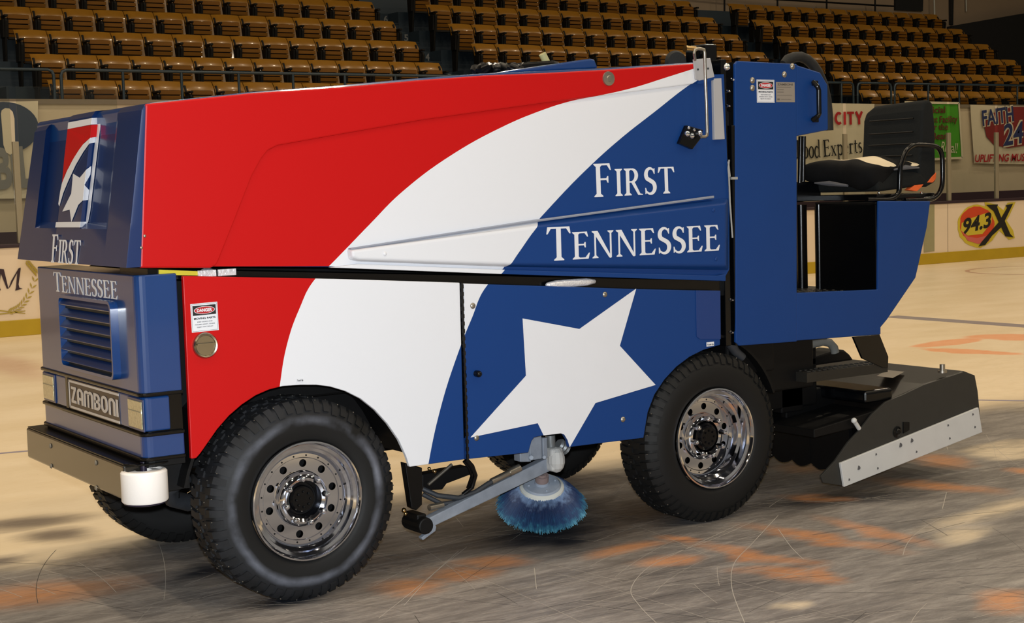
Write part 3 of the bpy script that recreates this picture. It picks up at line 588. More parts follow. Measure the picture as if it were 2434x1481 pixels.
# ================================================================== SEATS
def seat_mesh():
    bk = M(); n, h = 12, 12; w = 0.452
    def P(u, v, t):
        x = (u-0.5)*w; z = 0.44+0.39*v; cu = 1-(2*u-1)**2
        y = 0.02+0.10*v+0.045*cu+(0.30*max(0, v-0.72)**1.2) - 0.035*cu*max(0, v-0.6)
        z -= 0.02*cu*(1-v)
        return (x, y+t, z+0.010*math.cos((u-0.5)*PI)*v)
    vs = [P(i/n, j/h, t) for t in (0, 0.014) for j in range(h+1) for i in range(n+1)]; K = (n+1)*(h+1); k = n+1; fs = []
    for j in range(h):
        for i in range(n): fs += [(j*k+i, j*k+i+1, (j+1)*k+i+1, (j+1)*k+i), (K+j*k+i, K+(j+1)*k+i, K+(j+1)*k+i+1, K+j*k+i+1)]
    for i in range(n): fs += [(i, K+i, K+i+1, i+1), (h*k+i, h*k+i+1, K+h*k+i+1, K+h*k+i)]
    for j in range(h): fs += [(j*k, (j+1)*k, K+(j+1)*k, K+j*k), (j*k+n, K+j*k+n, K+(j+1)*k+n, (j+1)*k+n)]
    bk.add(vs, fs)
    pan = M(); z = 0.70; y = -0.03
    for i, dz in enumerate((0.075, 0.07, 0.07, 0.07, 0.075)):
        y2 = y-0.016+0.011*i; z2 = z-dz+0.010
        pan.hexa([(-0.155, y, z-0.004), (0.155, y, z-0.004), (0.155, y+0.022, z-0.004), (-0.155, y+0.022, z-0.004), (-0.155, y2, z2), (0.155, y2, z2), (0.155, y2+0.022, z2), (-0.155, y2+0.022, z2)]); y, z = y2, z2-0.010
    pan.k = 1; pan.box(-0.145, 0.145, -0.012, 0.03, 0.34, 0.70)
    def stdm(sx):
        s = M(); x = sx*0.196
        s.prism([(-0.02, 0), (0.10, 0), (0.11, 0.45), (0.16, 0.76), (0.12, 0.78), (0.06, 0.66), (-0.10, 0.64), (-0.12, 0.60), (-0.06, 0.3)], x-0.016, x+0.016, 'x')
        s.box(x-0.026, x+0.026, -0.13, 0.10, 0.655, 0.685); s.prism([(-0.06, 0.36), (0.08, 0.36), (0.09, 0.62), (-0.09, 0.62)], x-0.042, x+0.042, 'x')
        return s
    return bk, pan, stdm
bk, pan, stdm = seat_mesh()
root = thing('stadium_seat', (0, 0, 0), 'seat', 'seat')
bk.obj('backrest', WOOD, root, smooth='auto'); pan.obj('seat_pan', [SLAT, IRON], root, bevel=0.004, seg=1); stdm(-1).obj('standard', IRON, root, bevel=0.006, seg=1)
root2 = thing('stadium_seat', (0, 0, -50), 'seat', 'seat')
for ch in list(root.children):
    c = ch.copy(); C.objects.link(c); c.parent = root2
stdm(1).obj('standard', IRON, root2, bevel=0.006, seg=1)
def copy_tree(r, loc, label, group):
    q = r.copy(); C.objects.link(q); q.location = loc; q['label'] = label; q['group'] = group
    for ch in list(r.children):
        c = ch.copy(); C.objects.link(c); c.parent = q
    return q
ROWN = ('lowest row', 'second row', 'third row', 'fourth row', 'fifth row', 'sixth row'); ORD = ('first', 'second', 'third', 'fourth', 'fifth', 'sixth', 'seventh', 'eighth', 'ninth', 'tenth', 'eleventh', 'twelfth', 'thirteenth', 'fourteenth')
def block(x0, x1, n, nm, aisle, side):
    w = (x1-x0)/n
    for k in range(6):
        for i in range(n):
            x = x0+w*(i+0.5); y = Y0+k*DY-0.17; z = Z0+k*DZ; a = proj((x, y, z+0.83)); b_ = proj((x, y, z+0.4))
            if b_[1] < 2 or a[0] < -25 or a[0] > 2460: continue
            edge = 245+(350-a[0])*-0.0 if a[0] < 350 else 245-(a[0]-350)*0.075
            if a[0] > 330 and a[0] < 1650 and a[1] > edge+2: continue
            if 1750 < a[0] < 1930 and a[1] > 150: continue
            last = i == n-1; od = ORD[(n-1-i) if side > 0 else i]
            copy_tree(root2 if last else root, (x, y, z), 'slatted wooden seat, %s of the %s block, %s from %s' % (ROWN[k], nm, od, aisle), 'wooden seats of the %s block' % nm)
block(3.77, 10.3, 14, 'left', 'the numbered aisle', 1)
block(11.35, 18.0, 14, 'middle', 'the numbered aisle', -1)
block(19.0, 25.4, 13, 'right', 'its left aisle', -1)
for r in (root, root2):
    for ch in list(r.children): bpy.data.objects.remove(ch)
    bpy.data.objects.remove(r)
# ================================================================== UPPER WALL
UY = 20.3
m = M(); m.box(-24, 34, UY, UY+0.2, 3.5, 9); struct(m.obj('wall_upper', UPW))
m = M(); m.box(-24, 25.6, Y0+7*DY-0.47, UY, 3.6, Z0+7*DZ); struct(m.obj('floor_5', STEPM))
m = M()
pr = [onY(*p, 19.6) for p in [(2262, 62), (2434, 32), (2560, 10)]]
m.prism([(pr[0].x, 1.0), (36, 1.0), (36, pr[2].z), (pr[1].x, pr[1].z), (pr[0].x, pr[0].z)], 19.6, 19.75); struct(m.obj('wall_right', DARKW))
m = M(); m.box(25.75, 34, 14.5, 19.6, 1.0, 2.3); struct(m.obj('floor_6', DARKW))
def upq(name, pts, ma, y, lab=None, cat=None, th=0.05):
    m = M(); m.prism(S(pts, y), y-th, y); o = m.obj(name, ma)
    return tag(o, lab, cat) if lab else struct(o)
upq('door_1', [(2125,-40),(2192,-40),(2190,27),(2125,24)], mat('dark_opening', (16, 18, 18), 0.9), UY-0.01)
upq('trim_3', [(2255,-40),(2264,-40),(2262,60),(2256,58)], DARKW, UY-0.02)
t = thing('upper_rail', (onY(1900, 10, 20.0).x, 20.0, 4.9), 'dark railing along the top walkway before the upper wall', 'rail')
m = M(); m.tube([onY(1640, -22, 20.0), onY(1850, -1, 20.0), onY(2126, 15, 20.0)], 0.02, 8); rel(m.obj('rail_tube', IRON), t)
for px, y0, y1 in ((1722, -20, 30), (1848, -3, 25), (1965, -3, 30), (2080, -3, 30)):
    m = M(); m.cyl(onY(px, y0, 20.0), onY(px, y1, 20.0), 0.02, 8); rel(m.obj('rail_post', IRON), t)
m = M(); m.cyl(onY(2220, -20, 20.1), onY(2222, 55, 20.1), 0.022, 10); tag(m.obj('wall_pipe', mat('pale_pipe', (170, 170, 160), 0.5), smooth='auto'), 'thin pale vertical pipe on the upper wall beside the dark doorway', 'pipe')
m = M(); m.cyl(onY(2296, -20, UY-0.05), onY(2297, 27, UY-0.05), 0.018, 10); tag(m.obj('wall_pipe', mat('pale_pipe', (170, 170, 160), 0.5), smooth='auto'), 'thin pale vertical pipe on the dim wall at upper right', 'pipe')
# closed arena shell beyond the frame
m = M(); m.box(-24, 34, -13.2, -13, 0, 5); struct(m.obj('wall_front', mat('dim_arena_wall', (150, 160, 178), 0.9, noise=0.3)))
# ================================================================== THE MACHINE
mac = thing('ice_resurfacer', (0, 0, 0), 'big ice resurfacing machine in red, white and blue wrap standing on the ice', 'ice resurfacer')
def P(name, m, ma, par=None, **k): return m.obj(name, ma, par or mac, **k)
XB, KS, DEP = -0.597, 0.158, 0.03
def FP(px, py, d=0.0):
    r = ROT @ cdir(px, py); t = (XB+KS*(EYE.z-1.332)+d-EYE.x)/(r.x-KS*r.z); return EYE+r*t
# ---- snow tank: core, front, corner, side skin
core = M()
tl = S([(352,247),(600,220),(800,205),(1000,187),(1150,176),(1300,169),(1450,162),(1700,146)]); tl = [(x, z+0.004) for x, z in tl]
bt = S([(1722,669),(1205,652),(780,636),(520,634),(345,638)])
core.prism(tl+bt+[(tl[0][0]-0.0, tl[0][1]-0.05)], 0.018, 1.36)
tank = P('snow_tank', core, BLUE, bevel=0.016, seg=3)
side = M()
up_poly = S([(346,247),(600,221),(800,208),(1000,190),(1150,179),(1300,173),(1450,165),(1652,151),(1662,196),(1640,201),(1460,224),(1300,244),(1000,286),(760,328),(660,346),(637,358),(622,378),(600,418),(560,520),(520,620),(514,631),(500,637),(334,637)])
side.prism(up_poly, -0.001, 0.02)
P('upper_side_panel', side, WRAP, bevel=0.006, seg=2)
low = M(); low.prism(S([(400,634),(440,300),(1000,215),(1600,180),(1724,176),(1737,500),(1737,640),(1722,668),(1205,650),(780,633)]), 0.010, 0.0175)
P('lower_side_panel', low, WRAP)
# bulging chute rib
def S3(pts, y): return [onY(p[0], p[1], y) for p in pts]
rib = M(); ob = S([(826,592),(1258,527),(1500,496),(1737,468),(1737,644),(1205,636),(850,623),(830,618)], -0.001)
ib = S([(838,596),(1258,541),(1500,511),(1727,484),(1727,632),(1205,628),(856,616),(840,611)], -0.03)
n = len(ob); rib.add([(x, 0.012, z) for x, z in ob]+[(x, -0.026, z) for x, z in ib], [tuple(range(n)), tuple(range(2*n-1, n-1, -1))]+[(i, i+n, (i+1) % n+n, (i+1) % n) for i in range(n)])
rb = P('chute_rib', rib, WRAP, bevel=0.009, seg=3)
lip = M(); lip.prism(S([(830,590),(1258,524),(1694,465),(1694,471),(1258,530),(830,594)]), -0.012, 0.012); P('rib_highlight_strip', lip, mat('silver_highlight', (150, 158, 176), 0.35, metal=0.4), bevel=0.003)  # first strip: silver colour put in for the highlight along the rib's top edge
lip = M(); lip.prism(S([(1200,641),(1700,655),(1722,651),(1722,668),(1205,652),(782,636),(850,627)]), -0.010, 0.012); P('lower_rib_strip', lip, WRAP, bevel=0.003)
for p in ((1696,500),(1702,616),(915,603)):
    m = M(); q = onY(p[0], p[1], -0.027); m.ball(q, 0.009, 10, (1, 0.45, 1)); P('rivet', m, SIDEBLUE if p[0] > 1000 else WHITEV, rb, smooth=True)
# front of the tank: raised centre pad and two recessed bays
cols = [ ((300,636),(338,248),0), ((247,636),(283,256),0), ((244,636),(280,257),DEP), ((192.8,636),(234.8,264),DEP), ((180,636),(220,264),0), ((125,636),(167,274),0), ((123,636),(164,276),DEP), ((84,636),(124,292),DEP), ((73,636),(111,297),0), ((42,612),(84,303),0)]
G = []
for (b_, t, d) in cols:
    tb = FP(t[0], t[1], d); zt = tb.z; col = []
    for j, (z, dd) in enumerate(((1.332, 0), (1.332+0.135, 0), (1.332+0.158, 1), (zt-0.02, 1), (zt, 1.0))):
        t_ = (z-1.332)/(zt-1.332); q_ = d*dd; yb, yt = FP(b_[0], b_[1], q_).y, FP(t[0], t[1], q_).y; col.append(((XB+KS*(z-1.332)+d*dd+(0.012 if j == 4 else 0)), yb+(yt-yb)*t_, z))
    G.append(col)
fr = M(); nc = len(G); nr = 5; vs = [p for c in G for p in c]; fs = [(i*nr+j, (i+1)*nr+j, (i+1)*nr+j+1, i*nr+j+1) for i in range(nc-1) for j in range(nr-1)]
top0 = len(vs)
for c in G: vs.append((c[-1][0]+0.06, c[-1][1], c[-1][2]+0.006))
for c in G: vs.append((c[-1][0]+0.25, c[-1][1], c[-1][2]+0.02))
fs += [(i*nr+nr-1, (i+1)*nr+nr-1, top0+i+1, top0+i) for i in range(nc-1)]+[(top0+i, top0+i+1, top0+nc+i+1, top0+nc+i) for i in range(nc-1)]
bk0 = len(vs); vs += [(c[0][0]+0.06, c[0][1], 1.332) for c in G]; fs += [(i*nr, bk0+i, bk0+i+1, (i+1)*nr) for i in range(nc-1)]
# rounded near corner sweeping to the side
nk = 7; c0 = G[0]; base = len(vs); side_x = [(-0.543, 1.332), (-0.538, 1.467), (-0.537, 1.49), (-0.493, 1.90), (-0.489, 1.915)]
for k in range(nk+1):
    a = PI/2*k/nk
    for j in range(nr):
        fx, fy, fz = c0[j]; sx = side_x[j][0]+0.0; ex = sx+0.012
        vs.append((fx+(ex-fx)*(1-math.cos(a)), 0.001+(fy-0.001)*(1-math.sin(a)), fz))
fs += [(base+k*nr+j, base+(k+1)*nr+j, base+(k+1)*nr+j+1, base+k*nr+j+1) for k in range(nk) for j in range(nr-1)]
fs.append(tuple(base+k*nr+nr-1 for k in range(nk+1))+(top0+nc,)); fs.append(tuple(base+k*nr for k in range(nk+1)))
# far side cheek
fs.append(tuple((nc-1)*nr+j for j in range(nr))+(top0+nc-1, top0+2*nc-1, bk0+nc-1))
fr.add(vs, fs); tf = P('tank_front', fr, NAVY, bevel=0.004, seg=3, angle=14, smooth='auto'); tf.data.set_sharp_from_angle(angle=math.radians(17))
# emblem on the centre pad (follows pad, chamfer and bay floor)
def EM(x, y):
    c3 = 875-0.109*(y-205); c2 = 932-0.113*(y-200); t = max(0.0, min(1.0, (x-c3)/(c2-c3))); q = FP(x/4.003, 230+y/4.003, DEP*t-0.0028); return q
def decal(name, polys, ma, fn=EM, par=None, off=(-0.001, 0, 0)):
    m = M()
    for p in polys:
        q = [fn(*a) for a in p]; k = len(q); o = Vector(off)
        m.add(q+[v+o for v in q], [tuple(range(k)), tuple(range(2*k-1, k-1, -1))]+[(i, i+k, (i+1) % k+k, (i+1) % k) for i in range(k)])
    return P(name, m, ma, par or tf)
decal('emblem_red_field', [[(645,308),(872,268),(862,390),(800,440),(730,540),(660,660),(615,750),(592,830),(612,600)], [(872,268),(932,264),(920,380),(862,391)]], REDV)
decal('emblem_white_border', [[(650,245),(876,203),(870,264),(645,308)], [(876,203),(932,200),(927,262),(869,264)], [(862,390),(850,445),(790,530),(720,650),(650,800),(600,920),(565,1040),(557,1020),(575,900),(592,820),(640,705),(700,590),(780,465)], [(862,390),(908,384),(902,436),(850,445)],
   [(932,200),(964,197),(858,1090),(838,1190),(808,1240),(819,1190),(831,1090)], [(535,1193),(768,1190),(762,1243),(528,1243)], [(768,1190),(820,1190),(808,1242),(762,1243)]], WHITEV)
decal('emblem_star', [[(697,732),(760,772),(822,695),(807,830),(805,845),(790,985),(745,1030),(680,1190),(665,1075),(595,1092),(680,920)], [(822,695),(868,660),(860,742),(808,832)], [(806,842),(848,888),(838,982),(790,988)]], WHITEV)
m = M(); word_mesh(m, 'FIRST', SER, FP(121, 624, -0.001), FP(189, 629, -0.001), (FP(130,556)-FP(124,624)).length*0.98, (-1, 0, 0.1), 0.001, small=0.82, gap=0.03, shear=0.04)
P('front_lettering', m, WHITEV, tf)
# corner rivets
for p in ((344,561),(336,589)):
    m = M(); m.ball(onY(p[0], p[1], -0.002), 0.006, 8, (1, 0.5, 1)); P('rivet', m, STEEL, tank, smooth=True)
m = M(); q = onY(1446,187,-0.001); m.lathe([(0,-0.012),(0.012,-0.012),(0.014,-0.008),(0.03,-0.006),(0.032,0)], q, (0,1,0), 20); P('side_bolt', m, STEEL, tank, smooth='auto')
# raised fin and things on top of the tank
m = M(); m.prism(S([(1160,176),(1240,163),(1330,150),(1405,139),(1414,141),(1422,162)], 0.08), 0.08, 0.62); P('tank_lid_fin', m, BLUE, tank, bevel=0.01, seg=3)
m = M(); m.prism(S([(1240,148),(1318,143),(1333,147),(1330,158),(1238,163)], 0.45), 0.45, 0.62); P('hatch_frame', m, BLACK, tank, bevel=0.01, seg=3)
for z_ in (0,):
    m = M(); m.cyl(onY(1300,150,0.5), onY(1289,128,0.5), 0.018, 12); P('filler_pipe', m, mat('cloudy_plastic', (180, 176, 130), 0.3, noise=0.1), tank, smooth='auto')
m = M()
pp = [onY(1140+i*5, 162+3.2*math.sin(i*1.1), 0.35+0.02*math.cos(i*1.3)) for i in range(20)]; m.tube(pp, 0.022, 8); m.tube([v+Vector((0.01, 0.06, 0.005*math.sin(i*2))) for i, v in enumerate(pp)], 0.022, 8)
P('black_hose_bundle', m, BLACK, tank, smooth='auto')
m = M(); q = onY(1606,148,0.25); m.lathe([(0.0,-0.02),(0.045,-0.02),(0.055,0),(0.045,0.02),(0,0.02)], q, (0.3,1,0), 24); P('pulley_wheel', m, RUBBER, tank, smooth='auto')
m = M(); a = onY(1668,105,0.12); c = onY(1699,150,0.12); m.box(a.x, c.x, 0.10, 0.24, c.z, a.z); m.cyl(onY(1655,125,0.15), onY(1672,125,0.15), 0.03, 14); P('hydraulic_motor', m, BLACK, tank, bevel=0.008)
m = M(); m.cyl(onY(1628,116,0.1), onY(1652,118,0.1), 0.016, 14); P('brass_fitting', m, BRASS, tank, smooth='auto')
# near rear corner of tank: bracket plates, rod, block
m = M(); m.prism(S([(1648,141),(1688,138),(1698,183),(1662,192),(1652,188)], -0.006), -0.008, 0.0); P('corner_plate', m, GREYP, tank, bevel=0.002)
m = M(); m.prism(S([(1660,192),(1696,183),(1696,190),(1664,200),(1656,199)], -0.004), -0.006, 0.0); P('blue_corner_edge', m, SIDEBLUE, tank)
for p in ((1659,165),(1683,163)):
    m = M(); m.cyl(onY(p[0], p[1], -0.011), onY(p[0], p[1], -0.007), 0.005, 8); P('screw', m, BLACKM, tank)
m = M(); m.prism(S([(1695,187),(1714,186),(1722,331),(1698,332)], -0.003), -0.006, 0.012); P('edge_plate', m, GREYP, tank, bevel=0.002)
m = M(); m.prism(S([(1630,298),(1669,309),(1663,330),(1644,355),(1612,341)], -0.004), -0.012, 0.01); lb = P('latch_block', m, BLACK, tank, bevel=0.003)
for p in ((1633,318),(1644,323),(1637,304),(1650,309),(1663,317)):
    m = M(); m.ball(onY(p[0], p[1], -0.016), 0.014 if p[1] > 315 else 0.008, 10); P('latch_bolt', m, CHROME, lb, smooth=True)
m = M(); yr = -0.05; m.tube([onY(*q, yr+0.03) for q in [(1652,142)]]+[onY(*q, yr) for q in [(1650,125),(1652,119),(1658,116),(1666,116),(1673,118),(1675,126),(1676,170),(1679,250),(1681,315),(1680,322),(1676,325),(1667,325)]], 0.0072, 10); P('latch_rod', m, STEEL, smooth='auto')
# ---- chassis
ch = M(); ch.box(-0.36, 2.55, 0.36, 1.15, 0.74, 1.30); ch.box(-0.36, 2.6, 0.42, 0.95, 0.50, 0.76)
ch.box(2.3, 2.55, 0.05, 1.3, 0.80, 1.9)
P('chassis_frame', ch, BLACKM, bevel=0.01)
m = M(); m.prism(S([(352,640),(1745,668),(1745,704),(1520,692),(1100,682),(430,664),(352,660)], 0.03), 0.035, 0.33); P('frame_rail', m, BLACK)
m = M(); m.prism(S([(378,641),(474,645),(474,655),(378,653)], 0.028), 0.028, 0.034); P('yellow_label', m, YELLOW)
m = M(); q = onY(522,649,0.0); m.lathe([(0.05,-0.03),(0.06,0),(0.05,0.03)], (q.x, 0.12, q.z-0.045), (0.2,1,0), 20); m.box(q.x-0.075, q.x-0.004, 0.022, 0.03, q.z-0.012, q.z+0.012); m.box(q.x+0.004, q.x+0.075, 0.022, 0.03, q.z-0.012, q.z+0.012); FOIL = mat('crumpled_foil', (226, 226, 238), 0.35, metal=0.4, bump=0.9, bscale=90, noise=0.3, nscale=60); P('foil_wrapped_hose', m, FOIL)
q = onY(1357,673,0.016); m = M(); m.lathe([(0.0,-0.135),(0.010,-0.125),(0.017,-0.08),(0.018,0),(0.017,0.08),(0.010,0.125),(0,0.135)], q, (1,0,0), 14); P('latch_tube', m, FOIL, smooth='auto')
# liners round the wheels and struts seen under the body
m = M(); m.prism(S([(962,1100),(1004,1112),(1004,1200),(990,1214),(978,1208)], 0.10), 0.10, 0.14)
P('fender_bracket', m, BLACK, bevel=0.004)
def liner(cx, cz, r, a0, a1):
    m = M(); vs = []; N_ = 24
    for i in range(N_+1):
        a = math.radians(a0+(a1-a0)*i/N_)
        for y, rr in ((0.03, r), (0.36, r), (0.36, r+0.012), (0.03, r+0.012)): vs.append((cx+rr*math.cos(a), y, cz+rr*math.sin(a)))
    fs = [(i*4+j, i*4+(j+1) % 4, (i+1)*4+(j+1) % 4, (i+1)*4+j) for i in range(N_) for j in range(4)]; m.add(vs, fs); P('wheel_arch_liner', m, BLACKM)
liner(0.09, 0.40, 0.50, 12, 168); liner(2.10, 0.40, 0.47, 20, 160)
m = M(); m.box(-0.35, -0.30, 0.36, 1.1, 0.40, 0.62); m.cyl((0.08, 0.2, 0.39), (0.08, 1.3, 0.39), 0.05, 14); m.cyl((2.15, 0.2, 0.39), (2.15, 1.3, 0.39), 0.06, 14); m.box(0.35, 1.0, 0.75, 0.86, 0.40, 0.50); m.box(1.7, 2.0, 0.5, 0.8, 0.44, 0.52)
P('axle_and_springs', m, BLACKM, bevel=0.006)
# ---- lower side panels
arch1 = [(974,1110),(966,1085),(948,1046),(922,1008),(892,975),(858,948),(822,930),(785,919),(752,915),(715,915),(672,918),(640,926),(608,940),(575,962),(545,988),(517,1020),(496,1050),(478,1076),(467,1089),(455,1091)]
m = M(); m.prism(S([(435,656),(800,663),(1093,672),(1104,1092)]+arch1), 0.0, 0.02); p1 = P('front_side_door', m, WRAP, bevel=0.003)
m = M(); m.prism(S([(1103,674),(1300,680),(1510,687),(1640,690),(1711,691),(1712,820),(1672,832),(1640,848),(1608,872),(1580,902),(1556,938),(1540,980),(1530,1041),(1353,1063),(1349,1046),(1341,1033),(1333,1030),(1292,1035),(1270,1040),(1264,1048),(1256,1076),(1108,1092)]), 0.0, 0.02); p2 = P('rear_side_door', m, WRAP, bevel=0.003)
m = M(); m.prism(S([(1653,690),(1711,691),(1712,806),(1662,806),(1655,800)]), -0.004, 0.0); P('overlap_plate', m, mat('deep_blue_panel', (18, 52, 112), 0.42), p2, bevel=0.001)
m = M(); m.prism(S([(1242,757),(1377,782),(1512,686),(1473,822),(1558,915),(1415,958),(1354,1063),(1349,1046),(1341,1033),(1333,1030),(1292,1035),(1278,1006),(1118,1040),(1250,893)], -0.001), -0.0022, -0.0008); P('star_decal', m, WHITEV, p2)
m = M(); a, c = onY(1097, 672, 0), onY(1107, 1094, 0); m.box(a.x-0.004, a.x+0.006, 0.006, 0.02, c.z, a.z); m.tube([a+Vector((0.001, 0.001, 0)), Vector((a.x+0.001, 0.001, c.z))], 0.0055, 8)
for i in range(24):
    z = a.z-(a.z-c.z)*(i+0.5)/24; m.cyl((a.x+0.001, 0.0, z-0.008), (a.x+0.001, 0.0, z+0.008), 0.0075, 8)
P('piano_hinge', m, BLACK)
for p, par in (((1124,727),p2),((1438,700),p2),((1481,997),p2),((1133,1041),p2)):
    m = M(); m.lathe([(0,-0.006),(0.006,-0.006),(0.012,-0.002),(0.013,0)], onY(p[0], p[1], 0), (0,1,0), 14); P('panel_screw', m, STEEL, par, smooth='auto')
m = M(); q = onY(1132,888,0); m.cyl(q+Vector((0,-0.02,0)), q, 0.014, 14); m.ball(q+Vector((0,-0.02,0)), 0.014, 10); P('door_knob', m, BLACK, p2, smooth='auto')
def plate(m, tl_, br_, y, th=0.0012): 
    a, c = onY(*tl_, y), onY(*br_, y); m.box(a.x, c.x, y-th, y, c.z, a.z); return a, c
for p in ((713,904),(1688,818)):
    m = M(); a, c = plate(m, (p[0]-9, p[1]-4), (p[0]+9, p[1]+4), -0.005 if p[0] > 1600 else -0.0005); lb_ = P('small_label', m, WHITEV, p1 if p[0] < 1000 else p2)
    m = M(); yy = (-0.0065 if p[0] > 1600 else -0.002); text_mesh(m, 'Touch Up', (a.x+0.003, yy, c.z+0.005), (c.x-0.003, yy, c.z+0.005), 0.007, (0,-1,0), 0.02, 0.0005); P('small_lettering', m, BTXT, p1 if p[0] < 1000 else p2)
def danger(tl_, tr_, bl_, par, y=0.0):
    a = onY(*tl_, y); b_ = onY(*tr_, y); c = onY(*bl_, y); u = b_-a; v = c-a
    def Q(s, t, d): return a+u*s+v*t+Vector((0, -d, 0))
    def quad(m, s0, s1, t0, t1, d, th=0.0008): m.hexa([Q(s0,t0,d), Q(s1,t0,d), Q(s1,t1,d), Q(s0,t1,d), Q(s0,t0,d+th), Q(s1,t0,d+th), Q(s1,t1,d+th), Q(s0,t1,d+th)])
    m = M(); quad(m, 0, 1, 0, 1, 0.0002); st = P('danger_sticker', m, WHITEV, par)
    m = M(); quad(m, 0.07, 0.93, 0.08, 0.42, 0.0012)
    for (s0, s1, t0, t1) in ((0.03,0.97,0.03,0.037),(0.03,0.97,0.963,0.97),(0.03,0.035,0.03,0.97),(0.965,0.97,0.03,0.97)): quad(m, s0, s1, t0, t1, 0.0012)
    for tx, s0, s1, t, h in (('MOVING PARTS', 0.1, 0.9, 0.56, 0.065), ('KEEP HANDS AND', 0.22, 0.78, 0.67, 0.04), ('FINGERS AWAY. SEVERE', 0.13, 0.87, 0.76, 0.04), ('INJURY MAY RESULT', 0.2, 0.8, 0.85, 0.04)): text_mesh(m, tx, Q(s0,t,0.0016), Q(s1,t,0.0016), h*v.length, (0,-1,0), 0.03 if t < 0.6 else 0.0, 0.0005)
    P('sticker_print', m, BTXT, par)
    m = M(); m.add([Q(0.5+0.39*math.cos(k*PI/16), 0.25+0.135*math.sin(k*PI/16), 0.0026) for k in range(32)], [tuple(range(32))]); P('sticker_white_oval', m, WHITEV, par)
    m = M(); m.add([Q(0.5+0.37*math.cos(k*PI/16), 0.25+0.12*math.sin(k*PI/16), 0.0032) for k in range(32)], [tuple(range(32))]); P('sticker_red_oval', m, REDT, par)
    m = M(); text_mesh(m, 'DANGER', Q(0.22,0.30,0.0036), Q(0.78,0.30,0.0036), 0.11*v.length, (0,-1,0), 0.04, 0.0005); P('sticker_heading', m, WHITEV, par)
danger((452,723),(516,717),(456,791), p1)
m = M(); q = onY(487,821,0.0); m.lathe([(0,-0.007),(0.036,-0.007),(0.038,-0.014),(0.043,-0.016),(0.047,-0.012),(0.049,0)], q, (0,1,0), 32); m.box(q.x-0.036, q.x+0.034, -0.02, -0.006, q.z+0.004, q.z+0.009); P('fuel_cap', m, mat('satin_cap_metal', (176, 168, 148), 0.28, metal=1.0), p1, smooth='auto')
# ---- serif lettering on the side
def V3(p, y): return onY(p[0], p[1], y)
m = M(); word_mesh(m, 'FIRST', SER, V3((1412,469), 0.008), V3((1603,459), 0.008), (V3((1440,389),0.008)-V3((1440,468),0.008)).length, (0,-1,0), 0.002, small=0.82, gap=0.06); P('side_lettering', m, WHITEV, tank)
m = M(); word_mesh(m, 'TENNESSEE', SER, V3((1300,621), -0.0275), V3((1712,595), -0.0275), (V3((1330,540),-0.0275)-V3((1330,620),-0.0275)).length, (0,-1,0), 0.002, small=0.82, gap=0.04); P('side_lettering', m, WHITEV, rb)
# ---- lower front body
FX = -0.56; FYL = 1.235
def foot(o=0.0, x2=-0.405, fy=FYL):
    r = 0.035; pts = [(x2, 0.014-o)]
    for k in range(6):
        a = PI/2*k/5; pts.append((FX+r-o-(r)*math.sin(a), 0.014-o+r-(r)*math.cos(a)))
    pts += [(FX-o, fy-r+o)]
    for k in range(1, 6):
        a = PI/2*k/5; pts.append((FX-o+r-r*math.cos(a), fy-r+o+r*math.sin(a)))
    return pts+[(x2, fy+o)]
zs1, zs2, zb, zt = 0.868, 0.722, 0.632, 1.302
lf = M(); lf.prism(foot(), zs1, zt, 'z'); lf.prism(foot(), zb, zs2, 'z'); front = P('front_cowl', lf, BLUE, bevel=0.005, seg=2)
m = M(); m.prism(foot(-0.01), zs2-0.002, zs1+0.002, 'z'); P('black_cowl_band', m, BLACK, front)
m = M(); m.prism(foot(0.001, -0.455), zs2+0.01, zs1-0.01, 'z'); P('headlight_surround', m, BLUE, front, bevel=0.007, seg=3)
for z in (zs1, zs2, zb): 
    m = M(); m.prism(foot(0.008), z-0.008, z+0.006, 'z'); P('rubber_strip', m, BLACK, front, bevel=0.004)
m = M(); m.prism(foot(-0.004), zb-0.03, zb-0.008, 'z'); P('lower_valance', m, BLACKM, front)
def FXq(px, py, d=0.0): return onX(px, py, FX-d)
def fbox(m, px0, px1, py0, py1, d0, d1, mid=True):
    a = onX(px0, py0, FX-d1); c = onX(px1, py1, FX-d1); ya, yc = a.y, c.y; m.box(FX-d1, FX-d0, yc, ya, min(a.z, c.z), max(a.z, c.z)); return a, c
for px0, px1, pt, pb in ((104,131,893,947),(306,341,949,1014)):
    a = onX(px0, pt, FX-0.004); c = onX(px1, pb, FX-0.004); zc0, zc1 = zs2+0.022, zs1-0.022
    m = M(); m.box(FX-0.006, FX, c.y-0.01, a.y+0.01, zc0-0.009, zc1+0.009); P('headlight_bezel', m, NAVY, front, bevel=0.004)
    m = M(); m.box(FX-0.010, FX-0.005, c.y, a.y, zc0, zc1); hl = P('headlight', m, LENS, front, bevel=0.003)
    m = M(); m.box(FX-0.011, FX-0.010, c.y+0.004, a.y-0.004, zc0+0.062, zc0+0.065); P('lens_ridge', m, mat('lens_line', (120, 118, 100), 0.3), hl)
a = onX(163, 930, FX-0.004); c = onX(283, 970, FX-0.004); z0, z1 = zs2+0.012, zs1-0.012
m = M(); m.box(FX-0.0035, FX+0.002, c.y, a.y, z0, z1); plt = P('name_plate', m, mat('brown_black_plate', (58, 48, 46), 0.4), front, bevel=0.001)
m = M(); m.box(FX-0.006, FX+0.002, a.y, a.y+0.03, zs2+0.012, zs1-0.008); P('plate_side_channel', m, BLACK, front)
m = M(); bw = 0.009; m.box(FX-0.005, FX-0.003, c.y, a.y-0.008, z0+0.004, z0+0.004+bw); m.box(FX-0.005, FX-0.003, c.y, a.y-0.008, z1-0.004-bw, z1-0.004); m.box(FX-0.005, FX-0.003, a.y-0.014, a.y-0.004, z0+0.004, z1-0.004)
